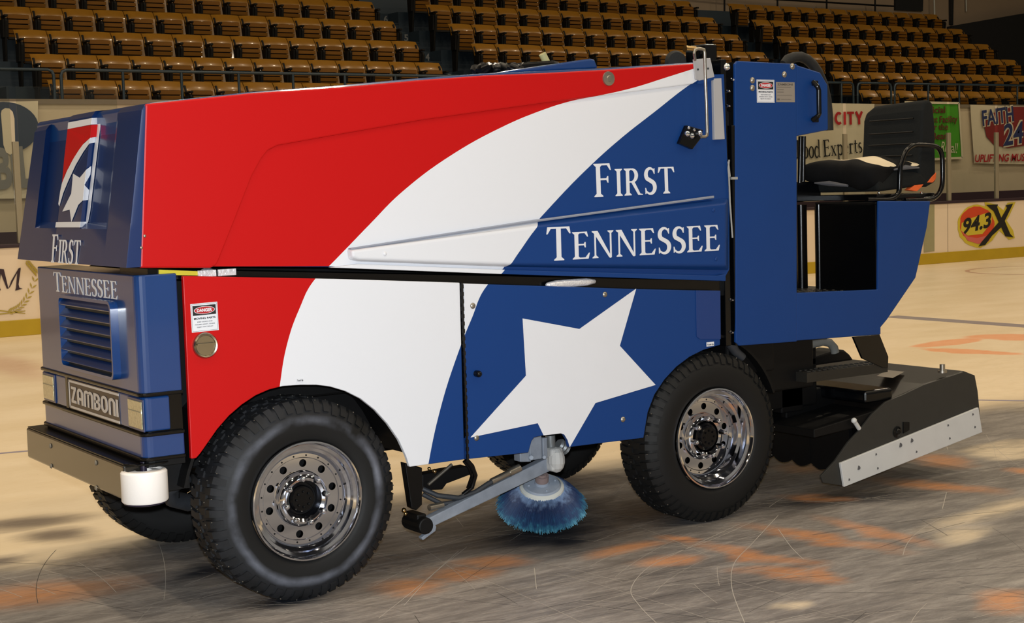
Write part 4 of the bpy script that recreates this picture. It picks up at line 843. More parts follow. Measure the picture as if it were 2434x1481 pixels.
word_mesh(m, 'ZAMBONI', ZAM, (FX-0.005, a.y-0.032, z0+0.028), (FX-0.005, c.y+0.002, z0+0.028), z1-z0-0.056, (-1, 0, 0), 0.001, gap=0.045); P('plate_lettering', m, mat('pale_plate_print', (196, 188, 180), 0.5), plt)
# grille: proud frame with louvres
ga = onX(139, 720, FX-0.03); gc = onX(259, 740, FX-0.03); gz1 = onX(200, 716, FX-0.03).z; gz0 = onX(200, 880, FX-0.03).z
m = M(); W1, W2 = gc.y, ga.y; r = 0.03
def rr(y0, y1, z0, z1, r): 
    o = []
    for cy, cz, s in ((y1-r, z1-r, 0), (y0+r, z1-r, 90), (y0+r, z0+r, 180), (y1-r, z0+r, 270)):
        for k in range(6): a_ = math.radians(s+18*k); o.append((cy+r*math.cos(a_), cz+r*math.sin(a_)))
    return o
O1 = rr(W1-0.012, W2+0.012, gz0-0.012, gz1+0.012, r); O2 = rr(W1, W2, gz0, gz1, r*0.7); k = len(O1)
v = [(FX, y, z) for y, z in O1]+[(FX-0.03, y, z) for y, z in O1]+[(FX-0.03, y, z) for y, z in O2]+[(FX-0.002, y, z) for y, z in O2]
m.add(v, [(q_*k+i, q_*k+(i+1) % k, (q_+1)*k+(i+1) % k, (q_+1)*k+i) for q_ in range(3) for i in range(k)]); gr = P('grille', m, BLUE, front, smooth='auto')
m = M(); m.prism(O2, FX-0.003, FX-0.001, 'x'); P('grille_mesh', m, mat('dark_radiator', (30, 36, 38), 0.6, noise=0.6, nscale=60), gr)
nl = 6
for i in range(nl):
    z = gz0+(gz1-gz0)*(i+0.5)/nl; m = M(); m.hexa([(FX-0.027, W1, z-0.006), (FX-0.027, W2, z-0.006), (FX-0.004, W2, z+0.02), (FX-0.004, W1, z+0.02), (FX-0.030, W1, z-0.002), (FX-0.030, W2, z-0.002), (FX-0.006, W2, z+0.024), (FX-0.006, W1, z+0.024)]); P('louvre', m, NAVY, gr)
m = M(); a = onX(133, 702, FX-0.001); c = onX(279, 722, FX-0.001); zbl = gz1+0.018
word_mesh(m, 'TENNESSEE', SER, (FX-0.001, a.y+0.02, zbl), (FX-0.001, c.y-0.01, zbl), zt-zbl-0.015, (-1, 0, 0), 0.001, small=0.84, gap=0.03); P('front_lettering', m, WHITEV, front)
# bumper with roller
m = M(); BX = -0.625; m.box(BX, BX+0.07, 0.06, 1.28, 0.482, 0.612); bu = P('bumper', m, BUMPERM, bevel=0.008)
m = M(); m.prism([(BX+0.004, 1.27), (BX+0.004, 0.07), (BX+0.03, 0.01), (-0.50, 0.0), (-0.45, 0.03), (-0.45, 1.27)], 0.612, 0.618, 'z'); P('bumper_top_plate', m, BLACK, bu, bevel=0.002)
m = M(); m.box(-0.56, -0.36, 0.10, 1.2, 0.49, 0.602); P('bumper_mount', m, BLACKM, bu)
for p in ((120,1060),(122,1108),(228,1100),(229,1160)):
    q = onX(p[0], p[1], BX-0.001); m = M(); m.lathe([(0,-0.006),(0.008,-0.005),(0.011,0)], q, (1,0,0), 10); P('bumper_rivet', m, mat('dull_rivet', (110, 102, 88), 0.4), bu, smooth='auto')
rc = Vector((-0.553, 0.05, 0)); RZ0, RZ1 = 0.475, 0.592
m = M(); m.lathe([(0.03,RZ1-0.002),(0.062,RZ1-0.006),(0.068,RZ1),(0.078,RZ1-0.001),(0.084,RZ1-0.008),(0.0845,RZ0+0.006),(0.08,RZ0),(0.03,RZ0)], rc, (0,0,1), 48, closed=True); ro = P('bumper_roller', m, NYLON, bu, smooth='auto')
m = M(); m.lathe([(0.0,RZ0-0.012),(0.055,RZ0-0.012),(0.076,RZ0-0.006),(0.078,RZ0),(0,RZ0)], rc, (0,0,1), 32); m.cyl((rc.x, rc.y, RZ0-0.02), (rc.x, rc.y, 0.62), 0.012, 10); P('roller_axle', m, mat('violet_black_plate', (34, 28, 48), 0.4), ro, smooth='auto')
# ---- wheels
def tyre(name, ma, w=0.25, R=0.393, rim=0.237, seed=1):
    m = M(); hw = w/2
    pr = [(rim-0.004, -hw+0.016), (rim+0.004, -hw+0.006), (rim+0.02, -hw+0.0), (rim+0.055, -hw-0.006), (0.315, -hw-0.004), (0.338, -hw+0.002), (0.352, -hw+0.010), (0.372, -hw+0.018), (R-0.01, -hw+0.032), (R-0.007, 0), (R-0.01, hw-0.032), (0.372, hw-0.018), (0.338, hw-0.002), (rim+0.055, hw+0.006), (rim, hw-0.01)]
    m.lathe(pr, (0,0,0), (0,1,0), 96)
    NL = 58
    for k in range(NL):            # shoulder lugs wrapping on the sidewall
        for s_ in (-1, 1):
            a = 2*PI*(k+(0.5 if s_ > 0 else 0))/NL; da = 2*PI/NL*0.33; long_ = 0.344 if k % 2 else 0.352
            def q(r, an, y): return (r*math.cos(an), s_*y, r*math.sin(an))
            y0, y1, y2 = hw-0.085, hw-0.012, hw-0.002
            V = []
            for an in (a-da, a+da):
                V += [q(R, an+0.02, y0), q(R, an, hw-0.034), q(0.374, an, y1-0.002), q(long_, an, y2+0.003), q(long_-0.004, an, y2-0.016), q(0.36, an, hw-0.06), q(0.375, an, y0)]
            k7 = 7; m.add(V, [tuple(range(k7)), tuple(range(2*k7-1, k7-1, -1))]+[(i, i+k7, (i+1) % k7+k7, (i+1) % k7) for i in range(k7)])
    NB = 46
    for k in range(NB):            # inner tread blocks, two staggered rows
        for row, yc in ((0, -0.03), (1, 0.03)):
            a = 2*PI*(k+0.5*row)/NB; da = 2*PI/NB*0.3
            V = []
            for r in (R-0.009, R+0.001):
                for (an, y) in ((a-da, yc-0.024), (a+da*0.6, yc-0.026), (a+da, yc+0.022), (a-da*0.6, yc+0.026)): V.append((r*math.cos(an), y, r*math.sin(an)))
            m.add(V, [(0,1,2,3),(4,7,6,5),(0,4,5,1),(1,5,6,2),(2,6,7,3),(3,7,4,0)])
    return m
def rim_mesh(R=0.234, dish=0.062, hw=0.125):
    y0 = -hw; m = M(); fy = y0+dish
    m.lathe([(R-0.004, y0+0.012), (R, y0+0.004), (R-0.002, y0-0.004), (R-0.008, y0-0.005), (R-0.013, y0+0.002), (R-0.017, y0+0.012), (0.205, y0+0.016), (0.201, y0+dish*0.55), (0.190, y0+dish*0.62), (0.187, fy-0.010), (0.180, fy+0.002), (0.176, fy+0.003)], (0,0,0), (0,1,0), 72)
    # face with ten round holes
    bm = bmesh.new(); loops = []
    def loop(cx, cz, r, n): 
        vs = [bm.verts.new((cx+r*math.cos(2*PI*i/n), fy, cz+r*math.sin(2*PI*i/n))) for i in range(n)]; return [bm.edges.new((vs[i], vs[(i+1) % n])) for i in range(n)]
    ed = loop(0, 0, 0.178, 72)+loop(0, 0, 0.098, 48)
    for k in range(10): a = 2*PI*(k+0.35)/10; ed += loop(0.139*math.cos(a), 0.139*math.sin(a), 0.0155, 16)
    bmesh.ops.triangle_fill(bm, edges=ed, use_beauty=True)
    bm.verts.index_update(); vs = [v.co.copy() for v in bm.verts]; fs = [tuple(v.index for v in f.verts) for f in bm.faces]; bm.free(); m.add(vs, fs)
    for k in range(10):
        a = 2*PI*(k+0.35)/10; m.lathe([(0.0155, 0), (0.0155, 0.02)], (0.139*math.cos(a), fy, 0.139*math.sin(a)), (0,1,0), 16)
    m.lathe([(0.160, fy), (0.163, fy-0.004), (0.178, fy-0.004), (0.181, fy+0.002)], (0,0,0), (0,1,0), 72)
    m.lathe([(0.112, fy+0.001), (0.108, fy-0.016), (0.098, fy-0.030), (0.086, fy-0.034), (0.075, fy-0.028), (0.070, fy-0.010), (0.064, fy+0.0)], (0,0,0), (0,1,0), 60)
    return m, fy
def wheel(pos, ma, dish, near=True, hubout=0.0, lab=None):
    t = tyre('wheel', ma); w = t.obj('wheel', ma, mac, loc=pos, smooth='auto')
    if not near: w.rotation_euler = (0, 0, PI)
    rm, fy = rim_mesh(dish=dish); rm.obj('rim', CHROME, w, smooth='auto')
    m = M(); m.lathe([(0.20, fy+0.03), (0.20, fy+0.05), (0, fy+0.05)], (0,0,0), (0,1,0), 24); m.obj('brake_drum', BLACKM, w)
    m = M(); h = fy-0.02-hubout; m.lathe([(0, h), (0.046, h), (0.051, h+0.006), (0.054, h+0.018), (0.064, h+0.022), (0.068, h+0.05+hubout)], (0,0,0), (0,1,0), 24)
    for k in range(8): a = 2*PI*k/8; m.ball((0.03*math.cos(a), h-0.002, 0.03*math.sin(a)), 0.0055, 8)
    m.obj('hub_cap', BLACK, w, smooth='auto')
    for k in range(8):
        a = 2*PI*(k+0.2)/8; c = (0.087*math.cos(a), 0, 0.087*math.sin(a)); m = M(); m.cyl((c[0], fy-0.02, c[2]), (c[0], fy-0.052-hubout*0.3, c[2]), 0.013, 6); m.ball((c[0], fy-0.052-hubout*0.3, c[2]), 0.0125, 10); m.obj('lug_nut', CHROME, w, smooth='auto')
    for k in range(20 if near else 0): a = 2*PI*(k+0.5)/20; m = M(); m.cyl((0.1705*math.cos(a), fy-0.0052, 0.1705*math.sin(a)), (0.1705*math.cos(a), fy-0.003, 0.1705*math.sin(a)), 0.0036, 8); m.obj('rim_rivet', BLACKM, w)
    if near:
        m = M(); rs_ = random.Random(4)
        for k in range(110):
            a = 2*PI*(k+rs_.random())/110; y = (-0.10, -0.045, 0.02, 0.08)[k % 4]; R = 0.394 if abs(y) < 0.09 else 0.389; m.ball((R*math.cos(a), y, R*math.sin(a)), 0.0028, 6)
        st = m.obj('tread_studs', STEEL, w); st['kind'] = 'stuff'
    return w
wheel((0.078, 0.128, 0.393), TYRE_F, 0.062)
wheel((2.155, 0.128, 0.393), TYRE_R, 0.098, hubout=0.03)
wheel((0.078, 1.40, 0.393), TYRE_R, 0.062, near=False); wheel((2.155, 1.40, 0.393), TYRE_R, 0.098, near=False)
# ---- edge-cleaning brush under the side, swung in
bz = Vector((0.235, 0, 0)); bc = onY(1288, 1152, 0.24); ax_ = Vector((-0.20, -0.36, 0.91)).normalized()
u_ = ax_.orthogonal().normalized(); w_ = ax_.cross(u_)
br = M(); rs_ = random.Random(9); base_c = bc-ax_*0.012
def bristle_mat():
    m = bpy.data.materials.new('frosted_blue_bristles'); m.use_nodes = True; nt = m.node_tree; b = nt.nodes['Principled BSDF']; b.inputs['Roughness'].default_value = 0.6
    tc = nt.nodes.new('ShaderNodeTexCoord'); vm = nt.nodes.new('ShaderNodeVectorMath'); vm.operation = 'LENGTH'; nt.links.new(tc.outputs['Object'], vm.inputs[0])
    no = nt.nodes.new('ShaderNodeTexNoise'); no.inputs['Scale'].default_value = 45; nt.links.new(tc.outputs['Object'], no.inputs['Vector'])
    ad = nt.nodes.new('ShaderNodeMath'); ad.operation = 'MULTIPLY_ADD'; ad.inputs[1].default_value = 0.10; nt.links.new(no.outputs['Fac'], ad.inputs[0]); nt.links.new(vm.outputs['Value'], ad.inputs[2])
    cr = nt.nodes.new('ShaderNodeValToRGB'); nt.links.new(ad.outputs[0], cr.inputs[0]); e = cr.color_ramp.elements
    e[0].position = 0.15; e[0].color = lin((96, 118, 150)); e[1].position = 0.30; e[1].color = lin((96, 160, 182))
    k = e.new(0.19); k.color = lin((24, 40, 76)); k = e.new(0.24); k.color = lin((22, 54, 92)); k = e.new(0.27); k.color = lin((40, 98, 124))
    nt.links.new(cr.outputs[0], b.inputs['Base Color']); return m
for i in range(2600):
    a = 2*PI*rs_.random(); d = u_*math.cos(a)+w_*math.sin(a); r0 = 0.07+0.025*rs_.random(); r1 = 0.198+rs_.uniform(-0.010, 0.012)-(0.095-r0)*0.9; dr = 0.105+rs_.uniform(-0.006, 0.006)
    tang = ax_.cross(d); sw = rs_.uniform(-0.012, 0.012)
    p0 = d*r0; p1_ = d*(r0+(r1-r0)*0.5)-ax_*(dr*0.36)+tang*sw*0.4; p2_ = d*r1-ax_*dr+tang*sw
    t = 0.0016; o1 = tang*t; vs = []
    for p, s_ in ((p0, 1), (p1_, 1), (p2_, 0.7)): vs += [p-o1*s_, p+o1*s_, p+d*t*s_+ax_*t*s_]
    br.add(vs, [(0,1,4,3),(1,2,5,4),(2,0,3,5),(3,4,7,6),(4,5,8,7),(5,3,6,8),(6,7,8)])
bs = br.obj('brush_bristles', bristle_mat(), mac, loc=base_c); bs['kind'] = 'stuff'
m = M(); m.lathe([(0, 0.020), (0.032, 0.020), (0.034, 0.008), (0.078, 0.006), (0.086, -0.004), (0.098, -0.010), (0.100, -0.022), (0.06, -0.03)], bc, ax_, 40)
for k in range(4): a = PI/2*k+0.5; m.ball(bc+(u_*math.cos(a)+w_*math.sin(a))*0.062+ax_*0.008, 0.006, 8)
bh = P('brush_hub', m, mat('frosted_grey_disc', (140, 150, 164), 0.6, noise=0.2, nscale=25), smooth='auto')
m = M(); m.lathe([(0.086, -0.003), (0.0985, -0.009), (0.101, -0.02), (0.097, -0.024)], bc+ax_*0.0015, ax_, 40); P('hub_rim', m, mat('pale_hub_rim', (200, 202, 196), 0.6), bh, smooth='auto')
m = M(); m.cyl(bc+ax_*0.018, bc+ax_*0.05, 0.03, 20); m.cyl(bc+ax_*0.05, bc+ax_*0.06, 0.022, 20); P('brush_spindle', m, mat('rusty_grey', (128, 112, 110), 0.6, noise=0.2), bh, smooth='auto')
# arm: square tube from pivot near the front wheel up to the motor
A0 = onY(1018, 1240, 0.13); A1 = onY(1318, 1093, 0.17); dA = (A1-A0).normalized(); nz_ = Vector((0, 1, 0)).cross(dA).normalized()
if nz_.z < 0: nz_ = -nz_
def beam(m, a, c, h, w, hd=None):
    h2 = hd if hd else h; y = Vector((0, w/2, 0))
    m.hexa([a-nz_*h/2-y, c-nz_*h2/2-y, c-nz_*h2/2+y, a-nz_*h/2+y, a+nz_*h/2-y, c+nz_*h2/2-y, c+nz_*h2/2+y, a+nz_*h/2+y])
m = M(); beam(m, A0, A1, 0.042, 0.045, 0.062); arm = P('brush_arm', m, GALV, bevel=0.004)
m = M(); q = onY(1322, 1093, 0.12); m.ball(q, 0.046, 14, (0.85, 0.9, 1.25)); m.box(q.x-0.035, q.x+0.03, 0.10, 0.2, q.z-0.05, q.z+0.055); P('hydraulic_motor', m, mat('frosted_motor', (176, 176, 174), 0.6, noise=0.1), arm, bevel=0.016, seg=3)
m = M(); a = onY(1262, 1076, 0.12); m.box(a.x-0.02, a.x+0.045, 0.10, 0.16, a.z-0.03, a.z+0.085); m.box(a.x-0.07, a.x-0.02, 0.10, 0.15, a.z-0.03, a.z+0.03); m.cyl(onY(1263,1088,0.09), onY(1263,1088,0.13), 0.012, 12); m.cyl(onY(1294,1087,0.09), onY(1294,1087,0.13), 0.010, 12); m.box(a.x+0.05, a.x+0.075, 0.10, 0.16, a.z-0.03, a.z+0.06); P('motor_bracket', m, GALV, arm, bevel=0.004)
m = M(); m.tube([onY(1308, 1035, 0.15), onY(1309, 1060, 0.15), onY(1318, 1078, 0.15)], 0.022, 12); m.lathe([(0.0,-0.03),(0.022,-0.03),(0.03,-0.02),(0.025,-0.01),(0.031,0),(0.026,0.01),(0.03,0.02),(0,0.025)], onY(1338, 1062, 0.16), (0.8,0,-0.5), 16); P('elbow_fitting', m, mat('dull_fitting', (120, 124, 126), 0.45, metal=0.5), arm, smooth='auto')
m = M(); m.tube([onY(1005,1162,0.2), onY(1040,1178,0.17), onY(1090,1184,0.15), onY(1130,1170,0.14), onY(1160,1150,0.13), onY(1190,1135,0.13)], 0.011, 10); m.tube([onY(1005,1175,0.2), onY(1050,1198,0.17), onY(1110,1190,0.15), onY(1150,1168,0.15)], 0.010, 10); P('hydraulic_hose', m, HOSE, arm, smooth='auto')
m = M(); m.cyl(onY(1168,1145,0.13), onY(1210,1124,0.13), 0.014, 12); m.cyl(onY(1210,1124,0.13), onY(1235,1112,0.13), 0.018, 12); P('hose_fitting', m, STEEL, arm, smooth='auto')
m = M(); m.cyl(onY(1020,1207,0.13), onY(1052,1200,0.14), 0.013, 10); P('hose_fitting', m, STEEL, arm, smooth='auto')
m = M(); m.box(A0.x-0.075, A0.x-0.03, 0.09, 0.2, A0.z-0.03, A0.z+0.045); m.cyl(A0+Vector((-0.05,-0.07,0.0)), A0+Vector((-0.05,0.08,0.0)), 0.035, 16); P('pivot_block', m, BLACKM, arm, bevel=0.006)
m = M(); m.prism(S([(1010,1228),(1030,1238),(1036,1252),(1034,1262),(1004,1284),(1000,1278),(1026,1256),(1016,1240)], 0.09), 0.085, 0.11); P('pivot_fork', m, GALV, arm, bevel=0.002)
m = M(); m.ball(onY(960,1213,0.14), 0.011, 10); m.ball(onY(964,1221,0.13), 0.009, 10); m.ball(onY(1033,1120,0.2), 0.010, 10); m.ball(onY(1020,1114,0.2), 0.008, 10); P('brass_fitting', m, BRASS, arm, smooth=True)
m = M(); m.tube([onY(1018,1152,0.2), onY(1074,1104,0.2)], 0.007, 8); P('control_rod', m, STEEL, arm, smooth='auto')
m = M(); m.tube([onY(1108,1092,0.10), onY(1122,1108,0.10), onY(1130,1130,0.11), onY(1122,1158,0.13), onY(1100,1176,0.15)], 0.010, 10); m.tube([onY(1103,1096,0.14), onY(1116,1112,0.14), onY(1122,1132,0.15), onY(1112,1160,0.17)], 0.008, 10); P('looped_hose', m, BLACK, arm, smooth='auto')
m = M(); m.prism(S([(1004,1128),(1060,1117),(1112,1108),(1120,1128),(1062,1150),(1052,1164),(1004,1166)], 0.26), 0.26, 0.32); P('cross_member', m, BLACKM, bevel=0.004)
m = M(); m.tube([onY(440,1130,0.3), onY(400,1160,0.35), onY(410,1185,0.4), onY(450,1195,0.45)], 0.035, 10); P('front_air_duct', m, HOSE, smooth='auto')
m = M(); m.tube([onY(1735,815,0.05), onY(1748,835,0.05), onY(1765,850,0.05)], [0.026,0.022,0.02], 12); P('drain_hose', m, HOSE, smooth='auto')
# ---- black mast between tank and cab
m = M(); a = onY(1722, 140, 0); c = onY(1745, 822, 0); m.box(a.x-0.01, c.x+0.0, 0.015, 0.12, c.z, a.z-0.0); m.box(a.x+0.035, a.x+0.06, 0.0, 0.05, c.z, a.z-0.3); mast = P('black_mast', m, BLACK, bevel=0.004)
for p, r in (((1729,160),0.016),((1731,217),0.008),((1731,252),0.008),((1741,190),0.008),((1739,713),0.008),((1739,790),0.008)):
    m = M(); m.lathe([(0,-0.012),(r*0.6,-0.010),(r,-0.002),(r*1.15,0.004)], onY(p[0], p[1], 0.01), (0,1,0), 14); P('mast_bolt', m, CHROME, mast, smooth='auto')
m = M(); m.tube([onY(1733,380,0.0), onY(1731,400,0.0), onY(1733,425,0.0), onY(1735,480,0.0), onY(1741,565,0.0)], 0.004, 8); m.tube([onY(1731,384,0.0), onY(1735,420,0.0)], 0.004, 8); m.box(onY(1731,0,0).x-0.004, onY(1743,0,0).x, -0.008, 0.004, onY(1735,427,0).z, onY(1735,421,0).z); P('tie_cord', m, mat('grey_cord', (150, 150, 148), 0.8, bump=0.5, bscale=300), mast)
# ---- driver's station side panel
m = M(); m.prism(S([(1752,145),(1746,152),(1748,814),(1756,822),(1893,812),(1893,152)]), -0.004, 0.012); dp = P('cab_side_panel', m, SIDEBLUE, bevel=0.004)
m = M(); m.prism(S([(1893,696),(2086,688),(2088,478),(2211,478),(2203,540),(2176,660),(2108,760),(2093,778),(2093,795),(1893,810)]), -0.002, 0.012); rp = P('rear_side_panel', m, SIDEBLUE, bevel=0.004)
m = M(); q0, q1, q2, q3 = onY(1893,154,0), onY(1950,172,0), onY(1968,202,0), onY(1969,309,0); q4 = onY(1893,324,0)
def sh(p, d): return [(v.x, v.y+d, v.z) for v in p]
pl = [q0, q1, q2, q3, q4]; m.add(sh(pl, 0.0)+sh(pl, 0.30), [(0,1,2,3,4), (9,8,7,6,5), (0,5,6,1), (1,6,7,2), (2,7,8,3), (3,8,9,4), (4,9,5,0)]); dh = P('dash_housing', m, SIDEBLUE, bevel=0.006)
m = M(); m.prism(S([(1752,146),(1893,153),(1893,324),(1752,324)], 0.012), 0.012, 1.28); P('dash_body', m, BLACKM)
for p in ((1788,191),(1788,209),(1864,177),(1883,158)):
    m = M(); m.lathe([(0,-0.010),(0.006,-0.010),(0.009,-0.005),(0.014,-0.003),(0.015,0)], onY(p[0], p[1], -0.004), (0,1,0), 14); P('button_bolt', m, STEEL, dp, smooth='auto')
danger((1798,189),(1840,190),(1799,244), dp, -0.004)
m = M(); a, c = plate(m, (1844,195), (1889,243), -0.0045); pz = P('data_plate', m, SILVERL, dp)
m = M()
for i, (s0, s1, t, h) in enumerate(((0.06,0.9,0.12,0.05),(0.06,0.8,0.25,0.022),(0.06,0.4,0.38,0.022),(0.06,0.4,0.5,0.022),(0.06,0.85,0.66,0.014),(0.25,0.8,0.86,0.014),(0.06,0.18,0.86,0.08))):
    w_x = c.x-a.x; hz = a.z-c.z; m.box(a.x+w_x*s0, a.x+w_x*s1, -0.0064, -0.0057, a.z-hz*(t+h/2), a.z-hz*(t-h/2)) if i else text_mesh(m, 'ZAMBONI', (a.x+w_x*s0, -0.006, a.z-hz*0.16), (a.x+w_x*s1, -0.006, a.z-hz*0.16), hz*0.1, (0,-1,0), 0.04, 0.0005)
P('plate_print', m, mat('plate_ink', (90, 84, 78), 0.5), dp)
# grab handle
m = M(); yh = -0.045; m.tube([onY(1934,196,-0.004), onY(1934,196,yh+0.02), onY(1943,206,yh), onY(1946,214,yh), onY(1947,270,yh), onY(1944,276,yh), onY(1933,284,yh+0.02), onY(1933,284,-0.004)], 0.012, 10); m.box(onY(1926,0,0).x, onY(1939,0,0).x, -0.01, 0.0, onY(1933,204,0).z, onY(1933,192,0).z); m.box(onY(1926,0,0).x, onY(1939,0,0).x, -0.01, 0.0, onY(1933,291,0).z, onY(1933,277,0).z); P('grab_handle', m, BLACK, dh, bevel=0.003)
# padded black arc over the dashboard
ar = M(); yy = 0.30; pts = [(1862,152),(1872,142),(1888,136),(1903,135),(1918,141),(1932,154),(1944,172),(1956,200),(1964,236),(1968,275),(1969,310)]
ar.tube([onY(p[0], p[1], yy) for p in pts], [0.02]+[0.026]*9+[0.026], 14)
P('padded_hose_arc', ar, RUBBER, smooth='auto')
# ---- floor, seat box, posts
xs_ = 3.231
m = M(); m.box(2.66, 3.36, 0.012, 1.28, 0.985, 1.0)
for i in range(12):
    for j in range(7):
        cx = 2.72+i*0.045; cy = 0.05+j*0.06; m.hexa([(cx-0.014, cy, 1.0), (cx, cy-0.008, 1.0), (cx+0.014, cy, 1.0), (cx, cy+0.008, 1.0), (cx-0.012, cy, 1.003), (cx, cy-0.006, 1.003), (cx+0.012, cy, 1.003), (cx, cy+0.006, 1.003)])
P('floor_plate', m, TREAD)
m = M(); m.box(xs_, 3.38, 0.0135, 0.41, 1.0, 1.437); sb_ = P('seat_box', m, BLACK, bevel=0.004)
m = M(); m.cyl((xs_+0.012, 0.415, 1.0), (xs_+0.012, 0.415, 1.437), 0.022, 18); P('rounded_box_edge', m, BLACK, sb_, smooth='auto')
m = M(); m.cyl((xs_+0.012, onX(1900,500,xs_).y, 1.0), (xs_+0.012, onX(1900,500,xs_).y, 1.437), 0.026, 18); yy = onX(1911,500,xs_).y; m.box(xs_, xs_+0.02, yy, yy+0.25, 1.0, 1.437); P('inner_post', m, BLACK, smooth='auto')
m = M(); m.box(xs_, 3.60, 0.0135, 0.43, 1.437, 1.447); P('seat_platform', m, BLACKM, bevel=0.003)
m = M(); a = onY(1893,433,0.45); c = onY(1952,478,0.45); m.box(a.x, c.x, 0.45, 0.7, c.z, a.z); P('control_console', m, BLACK, bevel=0.005)
m = M(); m.cyl(onY(1903,324,0.35), onY(1901,435,0.35), 0.012, 10); m.cyl(onY(1911,324,0.35), onY(1909,432,0.35), 0.011, 10); P('steering_column', m, BLACK, smooth='auto')
# ---- seat
ys = 0.03; st = M()
bkp = [(2188,440),(2184,400),(2190,330),(2192,262),(2198,240),(2210,236),(2219,246),(2224,300),(2226,432),(2206,444)]
bq = S(bkp, 0.05); nb = len(bq); VV = []
for y_, k_, dx_ in ((0.05, 1.0, 0), (0.12, 1.0, 0.004), (0.40, 0.975, 0.004), (0.455, 0.90, 0.0)):
    z0_ = bq[0][1]; VV += [(x_+dx_, y_, z0_+(z_-z0_)*k_) for x_, z_ in bq]
st.add(VV, [tuple(range(nb)), tuple(range(4*nb-1, 3*nb-1, -1))]+[(r_*nb+i, (r_+1)*nb+i, (r_+1)*nb+(i+1) % nb, r_*nb+(i+1) % nb) for r_ in range(3) for i in range(nb)])
seatb = P('driver_seat_back', st, FABRIC, bevel=0.018, seg=4)
fx_ = bq[2][0]-0.004
for zf in (0.25, 0.36, 0.5, 0.64, 0.8):
    z_ = bq[0][1]+(bq[4][1]-bq[0][1])*zf; m = M(); xx_ = bq[1][0]+(bq[3][0]-bq[1][0])*zf-0.003; m.cyl((xx_, 0.10, z_), (xx_, 0.40, z_), 0.004, 6); P('back_seam', m, BLACKM, seatb)
m = M(); m.prism(S([(2088,456),(2084,436),(2090,416),(2106,406),(2150,403),(2192,412),(2206,428),(2198,440),(2150,448)], 0.045), 0.045, 0.47); P('seat_cushion', m, FABRIC, bevel=0.018, seg=4)
m = M(); m.prism(S([(2084,462),(2222,458),(2218,474),(2084,476)], 0.05), 0.05, 0.47); P('seat_slide_rail', m, BLACK, bevel=0.003)
for pl in ([(2160,452),(2175,440),(2196,438),(2190,446),(2180,455)], [(2205,434),(2216,420),(2226,410),(2225,425),(2218,434)]):
    m = M(); m.prism(S(pl, 0.045), 0.045, 0.08); P('exposed_foam', m, ORANGE, bevel=0.003)
for px in (2089, 2190):
    m = M(); m.ball(onY(px, 459, 0.03), 0.008, 8); P('seat_bolt', m, CHROME, smooth=True)
def arm_loop(y):
    m = M(); base = [(2060,474),(2110,474),(2126,469),(2136,458),(2138,445),(2139,410),(2142,390),(2152,362),(2166,348),(2180,344),(2215,346),(2230,352),(2238,366),(2240,385),(2240,430),(2236,452),(2224,468),(2206,474),(2150,476)]
    p = [onY(a, b_, 0.02)+Vector((0, y-0.02, 0)) for a, b_ in base]; out = []
    for i in range(len(p)-1):
        for k in range(4):
            t = k/4; p0 = p[max(i-1, 0)]; p3 = p[min(i+2, len(p)-1)]; out.append(0.5*((2*p[i])+(p[i+1]-p0)*t+(2*p0-5*p[i]+4*p[i+1]-p3)*t*t+(3*p[i]-p0-3*p[i+1]+p3)*t**3))
    m.tube(out+[p[-1]], 0.0125, 12); P('armrest_tube', m, BLACK, smooth='auto')
arm_loop(0.02)
# ---- folded jacket on the seat cushion (rests on it: a thing of its own)
jx0 = onY(2088, 440, 0.045).x; jz = onY(2106, 403, 0.045).z
jk = thing('folded_jacket', (jx0+0.2, 0.25, jz+0.01), 'black jacket with cream and grey bands thrown over the driver seat cushion', 'jacket')
jm = M(); rows = []
prof = [(0.03, -0.085), (-0.02, -0.075), (-0.045, -0.03), (-0.03, 0.02), (0.03, 0.035), (0.09, 0.035), (0.13, 0.035), (0.19, 0.03), (0.26, 0.025), (0.33, 0.02), (0.34, 0.004), (0.2, 0.004), (0.05, 0.004), (0.01, -0.02), (0.012, -0.06)]
ny_ = 13; npf = len(prof)
for r_ in range(ny_):
    t = r_/(ny_-1); y_ = 0.035+0.49*t
    for i, (dx_, dz_) in enumerate(prof):
        out_ = i < 10; bump = (0.030*math.exp(-((t-0.33)/0.16)**2)+0.022*math.exp(-((t-0.75)/0.2)**2))*(1 if 1 < i < 10 else 0)-(0.035*math.exp(-((t-0.22)/0.12)**2) if i in (0, 1, 14) else 0)+(0.010*math.sin(7*t+i*0.9) if out_ else 0)
        wv_ = (0.055*t+0.02*math.sin(9*t)) if i < 5 else 0
        if i < 3: dz_ += 0.035*t*(1 if t > 0.5 else 0.3)
        edge_ = 0.6 if r_ == 0 else 1
        jm.v.append((jx0+dx_-wv_, y_, jz+(dz_+bump)*(edge_ if 2 < i < 10 else 1)))
for r_ in range(ny_-1):
    for i in range(npf):
        j = (i+1) % npf; jm.f.append([r_*npf+i, r_*npf+j, (r_+1)*npf+j, (r_+1)*npf+i]); jm.mi.append(1 if i in (4, 5) or i == 8 else 0)
jm.f.append(list(range(npf))); jm.mi.append(0); jm.f.append([(ny_-1)*npf+i for i in range(npf)][::-1]); jm.mi.append(0)
jo = jm.obj('jacket_body', [JACKB, JACKW], None, smooth=True); sd = jo.modifiers.new('s', 'SUBSURF'); sd.levels = 2; sd.render_levels = 2; rel(jo, jk)
m = M(); m.tube([(jx0+0.10, 0.032, jz-0.002), (jx0+0.18, 0.030, jz+0.008), (jx0+0.28, 0.032, jz+0.004)], [0.004, 0.012, 0.004], 8); rel(m.obj('grey_band', JACKG, smooth='auto'), jk)
